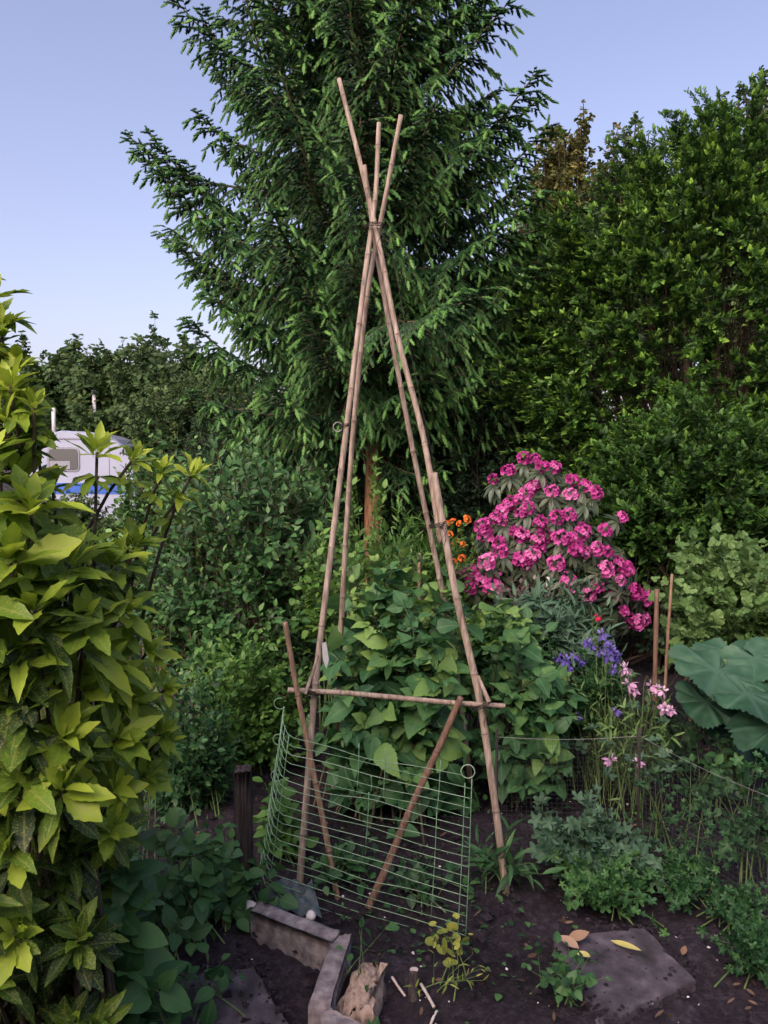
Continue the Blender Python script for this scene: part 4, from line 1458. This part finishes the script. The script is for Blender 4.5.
for nn, an, back in ((9, 1.5, .03), (7, 1.85, .06)):
    x = nrm(np.cross(allout, np.array([.1, .3, 1.])))
    y = np.cross(allout, x)
    az = np.arange(nn)[None] * 6.283 / nn + rng.random((K, 1)) * 6 + rng.normal(size=(K, nn)) * .2
    ra = x[:, None] * np.cos(az)[..., None] + y[:, None] * np.sin(az)[..., None]
    dd = allout[:, None] * math.cos(an) + ra * math.sin(an) + np.array([0, 0, -.25])
    Ls = .125 * (.75 + .4 * rng.random((K, nn)))
    P = (alltips - allout * back)[:, None] + 0 * dd
    nh = allout[:, None] + np.array([0, 0, .5]) + 0 * dd
    gl.inst(RL, frames(dd.reshape(-1, 3), nh.reshape(-1, 3), Ls.ravel(), Ls.ravel(), Ls.ravel()), P.reshape(-1, 3), np.clip(.5 + .2 * rng.normal(size=K * nn), 0, 1))
gl.build('foliage', M['rhodo'], rh)
gs.build('branchwork', M['twig'], rh)

# orange azalea
az_ = plant('azalea_shrub', 'small azalea with orange flowers beside the rhododendron', 'flowering shrub', 458, 568, 6.6, (30, 42), OVAL, .05, M['fresh'], M['twig'], 71, nst=46, ntw=5, twl=.12, nlf=7, tint=(.45, .2), rd=.25)
ab = np.array(az_.location)
og = None
rng = np.random.default_rng(72)
for i, (px, py) in enumerate(((452, 521), (467, 519), (447, 523), (459, 523), (456, 540), (463, 544), (452, 545), (462, 558), (455, 561), (450, 534))):
    p = at(px, py, 6.35 + .06 * rng.normal())
    if og is None:
        og = tmesh[0].copy()
        og.data = tmesh[0].data.copy()
        og.data.materials.clear()
        og.data.materials.append(M['orange'])
        o = og
        o.name = 'orange_bloom'
    else:
        o = og.copy()
    COL.objects.link(o)
    o.parent = az_
    o.location = Vector(p - ab)
    o.rotation_euler = (rng.uniform(.3, 1.2), rng.normal() * .3, rng.normal())
    s_ = rng.uniform(.28, .5)
    o.scale = (s_, s_, s_ * .7)

# ------------------------------------------------------------------ mid distance shrubs and perennials
plant('lilac_shrub', 'large dark green oval leaved shrub left of the wigwam', 'shrub', 245, 575, 5.2, (105, 128), OVAL, .07, M['shrub'], M['twig'], 81, nst=190, ntw=8, twl=.26, nlf=8, shell=.6, tint=(.42, .2), tip_tint=.35, basej=.15, rd=.6, amp=.25, zmin=-.8, toward=.2)
plant('leafy_shrub', 'pale green sparse shrub behind the yellow laurel sprigs', 'shrub', 165, 520, 6.0, (48, 60), OVALP, .075, M['shrub'], M['twig'], 82, nst=60, ntw=7, twl=.2, nlf=7, tint=(.6, .2), rd=.4)
plant('fresh_herb_plant', 'bright green bushy herb at the foot of the dark leafy shrub', 'plant', 245, 700, 4.1, (52, 62), TINY, .05, M['fresh'], M['greenstem'], 83, nst=90, ntw=6, twl=.13, nlf=9, tint=(.5, .2), rd=.28, zmin=-.95, stem_r=.003, start=.15)
plant('leafy_herb_plant', 'dim ferny green plant between yellow laurel and bright herb', 'plant', 193, 735, 3.6, (32, 62), TINY, .042, M['weed'], M['greenstem'], 84, nst=60, ntw=6, twl=.12, nlf=9, tint=(.4, .2), rd=.2, stem_r=.003, start=.1, zmin=-.95)
plant('goldenrod_plant', 'clump of feathery upright bright green stems before the spruce trunk', 'plant', 412, 572, 5.6, (50, 48), LANCE, .085, M['fresh'], M['greenstem'], 85, nst=120, ntw=4, twl=.12, nlf=10, tint=(.45, .18), rd=.4, angle=.75, stem_r=.004, basej=.25, sprayup=1.2, shell=.3)
plant('young_sapling', 'slender pale sapling growing up against the spruce trunk', 'sapling', 366, 520, 6.4, (18, 50), OVAL, .085, M['fresh'], M['greenstem'], 86, nst=11, ntw=4, twl=.14, nlf=5, tint=(.75, .15), rd=.12, stem_r=.004, basej=.02, sprayup=.8)
plant('leafy_bush', 'yellowish green stems in among the left hand canes', 'plant', 345, 590, 4.6, (34, 50), OVALP, .07, M['fresh'], M['greenstem'], 87, nst=30, ntw=5, twl=.14, nlf=6, tint=(.6, .2), rd=.2)
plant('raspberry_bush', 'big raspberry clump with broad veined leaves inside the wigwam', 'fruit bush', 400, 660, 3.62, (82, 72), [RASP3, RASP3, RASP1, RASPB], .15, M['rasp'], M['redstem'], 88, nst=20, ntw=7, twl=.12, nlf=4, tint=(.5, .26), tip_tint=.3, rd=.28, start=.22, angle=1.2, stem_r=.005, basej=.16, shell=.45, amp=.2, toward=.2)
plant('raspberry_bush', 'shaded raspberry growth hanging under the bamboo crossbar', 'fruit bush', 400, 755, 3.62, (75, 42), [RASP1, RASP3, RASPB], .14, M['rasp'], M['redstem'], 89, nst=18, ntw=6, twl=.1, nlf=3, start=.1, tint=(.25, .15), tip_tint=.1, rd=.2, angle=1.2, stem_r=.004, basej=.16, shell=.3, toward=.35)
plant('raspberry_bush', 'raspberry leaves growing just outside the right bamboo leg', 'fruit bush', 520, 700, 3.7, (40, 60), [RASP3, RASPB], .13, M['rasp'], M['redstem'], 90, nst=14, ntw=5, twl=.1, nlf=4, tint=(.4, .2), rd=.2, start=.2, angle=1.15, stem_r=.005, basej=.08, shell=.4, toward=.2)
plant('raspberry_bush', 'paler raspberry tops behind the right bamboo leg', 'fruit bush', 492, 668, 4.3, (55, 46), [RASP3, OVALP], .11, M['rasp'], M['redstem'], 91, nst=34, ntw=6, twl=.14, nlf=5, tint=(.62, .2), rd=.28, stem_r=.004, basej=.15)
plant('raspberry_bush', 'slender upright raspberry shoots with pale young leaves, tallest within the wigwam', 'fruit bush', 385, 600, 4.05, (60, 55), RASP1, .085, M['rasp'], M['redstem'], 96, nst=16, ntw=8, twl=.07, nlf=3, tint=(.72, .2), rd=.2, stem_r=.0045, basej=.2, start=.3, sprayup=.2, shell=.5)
plant('grey_leaved_shrub', 'grey green shrub with slender leaves before the rhododendron', 'shrub', 550, 642, 4.7, (46, 48), [LANCE, blade(.3, 5, .45, .25, -.3)], .105, M['grey'], M['greenstem'], 92, nst=60, ntw=6, twl=.16, nlf=7, tint=(.5, .2), rd=.35, stem_r=.004, basej=.15, angle=1.15)
plant('currant_bush', 'light green currant bush with lobed leaves at the right edge', 'fruit bush', 735, 618, 4.6, (72, 60), CURR, .085, M['currant'], M['redstem'], 93, nst=75, ntw=7, twl=.18, nlf=6, tint=(.42, .2), tip_tint=.25, rd=.4, stem_r=.005, basej=.15, toward=.2)
plant('dusky_shrub', 'dull purplish leaved plant among the grey green leaves', 'plant', 528, 606, 4.9, (24, 24), OVAL, .05, leaf_mat('dusky_leaf', [(0, (.06, .05, .045)), (.5, (.13, .09, .085)), (1, (.22, .15, .14))]), M['twig'], 94, nst=24, ntw=4, twl=.1, nlf=6, rd=.15)

# rhubarb like plant with huge leaves
rng = np.random.default_rng(95)
rbb = np.array(at(735, 700, 3.7)) * [1, 1, 0]
rp = thing('rhubarb_plant', 'rhubarb with huge blue green leaves at the right edge', 'plant', rbb)
gst = Geo()
for i, (px, py, d, L, ang, tn, tilt) in enumerate(((716, 676, 3.6, .32, -.6, .65, .7), (764, 664, 3.7, .30, .3, .75, .6), (752, 700, 3.45, .28, -.1, .5, .9), (703, 706, 3.55, .22, -1.1, .3, .9), (790, 730, 3.35, .32, .5, .3, .8), (742, 738, 3.6, .28, -.3, .15, .9), (792, 690, 3.6, .30, .7, .6, .7), (733, 655, 3.85, .24, -.1, .55, .5))):
    c = at(px, py, d)
    out = nrm(np.array([math.sin(ang), -.8, -.25]))
    g = Geo()
    nh = nrm(np.array([.1 * rng.normal(), -tilt, 1.0]))
    Mx = frames(out[None], nh[None], L * 1.25, L, L)
    g.inst(RHUB, Mx, (c - out * L * .55)[None], np.array([tn - .18]))
    g.build('leaf_blade', M['rhub'], rp)
    p0 = rbb + rng.normal(size=3) * [.05, .05, 0]
    p1 = c - out * L * .55
    gst.tubes(resample([p0, (p0 + p1) / 2 + [0, 0, .08], p1], 8)[None], np.linspace(.014, .008, 8)[None], 6)
gst.build('leaf_stalks', M['greenstem'], rp)

# ------------------------------------------------------------------ columbines
SPUR = blade(.45, 3, .5, .3, .3)


def columbine(name, label, base, blooms, mat, seed, leafy=True):
    rng = np.random.default_rng(seed)
    r = thing(name, label, 'flower', base)
    g = Geo()
    gf = Geo()
    first = None
    for (px, py, d, s_) in blooms:
        p = at(px, py, d)
        b = base + rng.normal(size=3) * [.03, .03, 0]
        hk = p + [.0, 0, .035]
        P = resample([b, b * .45 + hk * .55 + rng.normal(size=3) * .02, hk + [-.01, 0, .0], p + [0, 0, .01]], 12)
        g.tubes(P[None], np.linspace(.0024, .0014, 12)[None], 4)
        if first is None:
            q = Geo()
            for ring, (nn, an, L, z) in enumerate(((5, 1.15, .034, 0), (5, .55, .026, -.004), (5, 2.7, .022, .004))):
                az = np.arange(nn) * 1.2566 + ring * .6
                dd = np.stack([np.cos(az) * math.sin(an), np.sin(az) * math.sin(an), -math.cos(an) + 0 * az], -1)
                q.inst(SPUR, frames(dd, np.array([[0, 0, -1.]]) + dd * .0 + np.stack([np.cos(az), np.sin(az), 0 * az], -1) * .4, L * 1.15, L, L), np.array([[0, 0, z]]) + np.stack([np.cos(az), np.sin(az), 0 * az], -1) * .004, .35 + .25 * ring + 0 * az)
            first = q.build('flower_head', M[mat], r, local=True)
            o = first
        else:
            o = first.copy()
            COL.objects.link(o)
            o.parent = r
        o.location = Vector(p - base)
        o.rotation_euler = (rng.uniform(-1.0, -.3), rng.normal() * .4, rng.random() * 6)
        o.scale = (s_,) * 3
    g.build('flower_stems', M['greenstem'], r)
    if leafy:
        k = 16
        az = rng.random(k) * 6.28
        rr = .05 + .14 * rng.random(k)
        p = base + np.stack([rr * np.cos(az), rr * np.sin(az), .12 + .35 * rng.random(k)], -1)
        dd = np.stack([np.cos(az), np.sin(az), .1 * rng.normal(size=k)], -1)
        L = .07 + .03 * rng.random(k)
        gf.inst(GERA, frames(dd, np.array([[0, -.3, 1.]]) + .3 * rng.normal(size=(k, 3)), L, L, L), p, np.clip(.5 + .2 * rng.normal(size=k), 0, 1))
        gf.build('foliage', M['grey'], r)
    return r


columbine('columbine_plant', 'columbine with deep violet blue nodding flowers', np.array([*at(598, 700, 3.75)[:2], 0]), [(566, 660, 3.7, 1.1), (574, 656, 3.75, 1), (559, 657, 3.75, 1), (580, 661, 3.72, 1), (568, 667, 3.7, .9), (587, 642, 3.75, .9), (602, 634, 3.8, 1.1), (606, 641, 3.75, 1), (607, 655, 3.7, 1.2), (613, 652, 3.7, 1), (618, 657, 3.72, 1), (614, 669, 3.65, 1), (600, 652, 3.8, 1), (610, 647, 3.8, 1), (592, 646, 3.8, .9), (616, 711, 3.6, .8), (578, 716, 3.6, .7)], 'violet', 131)
columbine('columbine_plant', 'columbine with pale pink nodding flowers beside the violet one', np.array([*at(632, 740, 3.55)[:2], 0]), [(625, 668, 3.6, 1.2), (629, 684, 3.55, 1.25), (634, 690, 3.55, .9), (651, 686, 3.5, 1.15), (657, 689, 3.5, 1.1), (663, 691, 3.48, 1), (665, 708, 3.45, 1.2), (671, 710, 3.45, .8)], 'palepink', 132)
columbine('columbine_plant', 'low pink columbine bloom pair nodding over the netting', np.array([*at(622, 800, 3.3)[:2], 0]), [(611, 760, 3.3, 1.1), (638, 762, 3.3, .9)], 'palepink', 133, False)
columbine('red_flower_plant', 'single red flower bud above the violet columbine', np.array([*at(597, 690, 4.0)[:2], 0]), [(597, 617, 4.0, .75)], 'red', 134, False)
plant('seed_head_plant', 'yellow green leggy stems mingling under the pale pink columbine', 'plant', 625, 725, 3.6, (42, 40), LANCE, .06, M['currant'], M['greenstem'], 135, nst=30, ntw=4, twl=.1, nlf=5, tint=(.6, .25), rd=.15, stem_r=.0022, sprayup=.8, start=.15)
plant('columbine_leaf_plant', 'dark cut leaved clump below the violet columbine', 'plant', 575, 700, 3.9, (45, 36), GERA, .07, M['weed'], M['greenstem'], 136, nst=30, ntw=5, twl=.1, nlf=5, tint=(.35, .2), rd=.2, stem_r=.003)


# ------------------------------------------------------------------ low ground plants
def low(name, label, px, py, d, rpx, leaf, L, mat, seed, nst=14, ntw=3, nlf=4, tint=(.5, .2), **kw):
    kw.setdefault('rd', rpx[0] * d / F)
    kw.setdefault('start', .2)
    return plant(name, label, 'plant', px, py, d, rpx, leaf, L, M[mat], M['greenstem'], seed, nst=nst, ntw=ntw, twl=kw.pop('twl', .07), nlf=nlf, tint=tint, stem_r=kw.pop('stem_r', .0025), shell=.3, angle=1.25, basej=kw.pop('basej', .06), zmin=-.3, toward=kw.pop('toward', .25), **kw)


DOCK = blade(.62, 6, .4, .18, -.3, petiole=.15, wave=.1)
low('dock_plant', 'broad leaved dark green plant at the foot of the yellow laurel', 110, 930, 2.02, (50, 66), DOCK, .115, 'weed', 141, 18, 3, 4, (.7, .2), twl=.05)
low('broadleaf_weed', 'leafy weed with rounded leaves right of the broad dark one', 175, 870, 2.55, (52, 42), OVALP, .075, 'weed', 142, 24, 3, 4, (.68, .2))
low('broadleaf_weed', 'rounded leafy weed growing against the dark square post', 218, 890, 2.75, (26, 48), OVALP, .07, 'weed', 143, 14, 3, 4, (.68, .2))
low('seedling_plant', 'small upright seedling in the grey path soil', 200, 1000, 2.2, (22, 22), OVALP, .07, 'weed', 144, 6, 2, 3, (.5, .2))
low('seedling_plant', 'tiny pale seedling beside the upright one, nearer the laurel', 165, 1000, 2.15, (16, 14), OVALP, .06, 'weed', 145, 4, 2, 3, (.4, .2))
low('broadleaf_weed', 'pointed leaf weed sprouting between post and edging stone', 255, 880, 2.75, (16, 18), OVALP, .08, 'weed', 146, 5, 2, 3, (.5, .2))
low('trailing_weed', 'bright little weed climbing behind the bent wire grid', 285, 830, 3.15, (20, 46), OVALP, .07, 'fresh', 147, 12, 3, 4, (.35, .2))
low('small_weed', 'low green weed behind the grid between both leaning stakes', 340, 905, 2.95, (22, 24), OVALP, .055, 'weed', 148, 10, 3, 3, (.4, .2))
low('small_weed', 'green weed growing low behind the middle of the wire grid', 408, 900, 2.85, (28, 22), OVALP, .05, 'weed', 149, 10, 3, 3, (.3, .2))
low('small_weed', 'single dark green shoot beside the pointing edging stone', 360, 962, 2.3, (9, 14), OVALP, .06, 'weed', 150, 3, 2, 2, (.5, .2))
low('yellow_seedling', 'yellowish seedling with round leaves by the sawn peg', 449, 952, 2.42, (15, 18), ROUND, .030, 'lime', 151, 4, 2, 3, (.6, .25))
low('yellow_seedling', 'withered yellow stalks below the round leaved seedling', 450, 990, 2.3, (15, 22), LANCE, .032, 'lime', 152, 5, 2, 3, (.35, .25))
low('grassy_tuft', 'dark strappy tuft at the foot of the right bamboo leg', 497, 915, 2.95, (16, 36), LANCE, .10, 'weed', 153, 12, 2, 3, (.35, .2), twl=.12)
low('geranium_plant', 'lush blue green lobed clump behind the netting', 585, 850, 3.05, (52, 34), GERA, .08, 'grey', 154, 30, 3, 4, (.5, .2))
low('geranium_plant', 'fresh green lobed clump in front of the netting, above the slab', 605, 900, 2.8, (44, 24), GERA, .06, 'weed', 155, 26, 3, 4, (.65, .2))
low('seedling_plant', 'scattered lobed seedling under the low pink columbine', 655, 792, 3.2, (18, 10), GERA, .05, 'weed', 156, 7, 2, 3, (.45, .2))
low('seedling_plant', 'small green seedling on bare soil behind the netting', 690, 815, 3.15, (14, 9), GERA, .045, 'weed', 157, 5, 2, 3, (.4, .2))
low('strawberry_plant', 'bright green leafy clump below the rhubarb at the edge', 752, 805, 3.0, (34, 40), GERA, .065, 'weed', 158, 14, 3, 4, (.3, .2))
low('strawberry_plant', 'green lobed patch between the slab and the far edge, upper', 690, 908, 2.85, (38, 24), GERA, .05, 'weed', 159, 22, 3, 4, (.45, .2))
low('strawberry_plant', 'green lobed patch right of the slab, nearest the corner', 756, 985, 2.4, (34, 28), GERA, .055, 'weed', 160, 18, 3, 4, (.3, .2))
low('strawberry_plant', 'thin green patch beyond the slab, beside the dead leaf', 730, 945, 2.65, (34, 18), GERA, .045, 'weed', 161, 16, 3, 4, (.4, .2))
low('seedling_plant', 'little green sprout at the near left corner of the slab', 566, 993, 2.3, (20, 16), OVALP, .045, 'weed', 162, 9, 2, 3, (.5, .2))
low('leafy_weed', 'dim leafy weed under the rhubarb shade', 705, 762, 3.5, (34, 14), OVALP, .06, 'weed', 163, 14, 3, 4, (.3, .2))
low('leafy_weed', 'dark leafy growth by the stakes and pale columbine', 672, 735, 4.0, (36, 36), OVALP, .06, 'dark', 164, 24, 3, 4, (.5, .2))
low('climbing_bean_plant', 'two large rounded dark leaves above the laurel edge', 160, 640, 3.0, (14, 12), blade(.75, 6, .38, .15, -.3, petiole=.2), .12, 'rasp', 165, 3, 1, 1, (.45, .1))

# ------------------------------------------------------------------ unseen hedge added behind the camera to shade the near beds
rng = np.random.default_rng(171)
hb = np.array([0.0, -2.9, 0.0])
hg = thing('added_shade_hedge', 'tall green hedge added out of view behind the viewpoint to shade the near beds', 'hedge', hb)
g, gt = Geo(), Geo()
N = 15000
x = rng.uniform(-4.5, 4.5, N)
z = rng.uniform(.05, 3.3, N)
y = hb[1] + rng.choice([-1, 1], N) * rng.uniform(.15, .55, N) + .08 * np.sin(x * 5) * np.sin(z * 4)
nd = nrm(np.stack([rng.normal(size=N) * .5, np.sign(y - hb[1]) * 1.0, .6 + rng.normal(size=N) * .4], -1))
g.inst(FAR1, frames(nd, np.array([[0, 0, 1.]]) + .3 * rng.normal(size=(N, 3)), .2, .2, .2), np.stack([x, y, z], -1), np.clip(.45 + .15 * rng.normal(size=N), 0, 1))
g.build('foliage', M['dark'], hg)
for x0 in np.arange(-4.2, 4.3, .6):
    gt.tubes(np.array([[x0, hb[1], -.05], [x0 + .05, hb[1] + .03, 1.7], [x0, hb[1], 3.1]])[None], np.array([[.05, .035, .012]]), 7)
gt.build('branchwork', M['darkbark'], hg)
# ------------------------------------------------------------------ light and sky
world = bpy.data.worlds.new("World")
sc.world = world
world.use_nodes = True
nt = world.node_tree
nt.nodes.clear()
wo = nt.nodes.new('ShaderNodeOutputWorld')
bg = nt.nodes.new('ShaderNodeBackground')
sky = nt.nodes.new('ShaderNodeTexSky')
sky.sky_type = 'NISHITA'
sky.sun_disc = False
SUN_EL, SUN_AZ = R(38), R(208)       # azimuth clockwise from +Y: behind the camera
sky.sun_elevation = SUN_EL
sky.sun_rotation = SUN_AZ
sky.air_density = 1.0
sky.dust_density = 4.0
sky.ozone_density = 3.0
tintc = mixc(nt, 1.0, sky.outputs[0], (1.33, 1.0, .95), 'MULTIPLY')
nt.links.new(tintc, bg.inputs[0])
bg.inputs[1].default_value = 0.15
nt.links.new(bg.outputs[0], wo.inputs[0])

sl = bpy.data.lights.new('sun', 'SUN')
sl.energy = 1.7
sl.angle = R(70)
sl.color = (1.0, .97, .90)
so = bpy.data.objects.new('sun', sl)
COL.objects.link(so)
sv = Vector((math.sin(SUN_AZ) * math.cos(SUN_EL), math.cos(SUN_AZ) * math.cos(SUN_EL), math.sin(SUN_EL)))
so.rotation_euler = sv.to_track_quat('Z', 'Y').to_euler()
so.location = sv * 50

sc.view_settings.view_transform = 'Standard'
sc.view_settings.look = 'None'
sc.view_settings.exposure = 0.93
sc.view_settings.gamma = 1.0
sc.view_settings.use_curve_mapping = False
sc.render.engine = 'CYCLES'
sc.cycles.use_denoising = True
sc.cycles.max_bounces = 5
sc.cycles.diffuse_bounces = 3
sc.cycles.glossy_bounces = 2
sc.cycles.transmission_bounces = 4
sc.cycles.use_adaptive_sampling = True
sc.cycles.adaptive_threshold = 0.02
sc.render.filter_size = 1.6
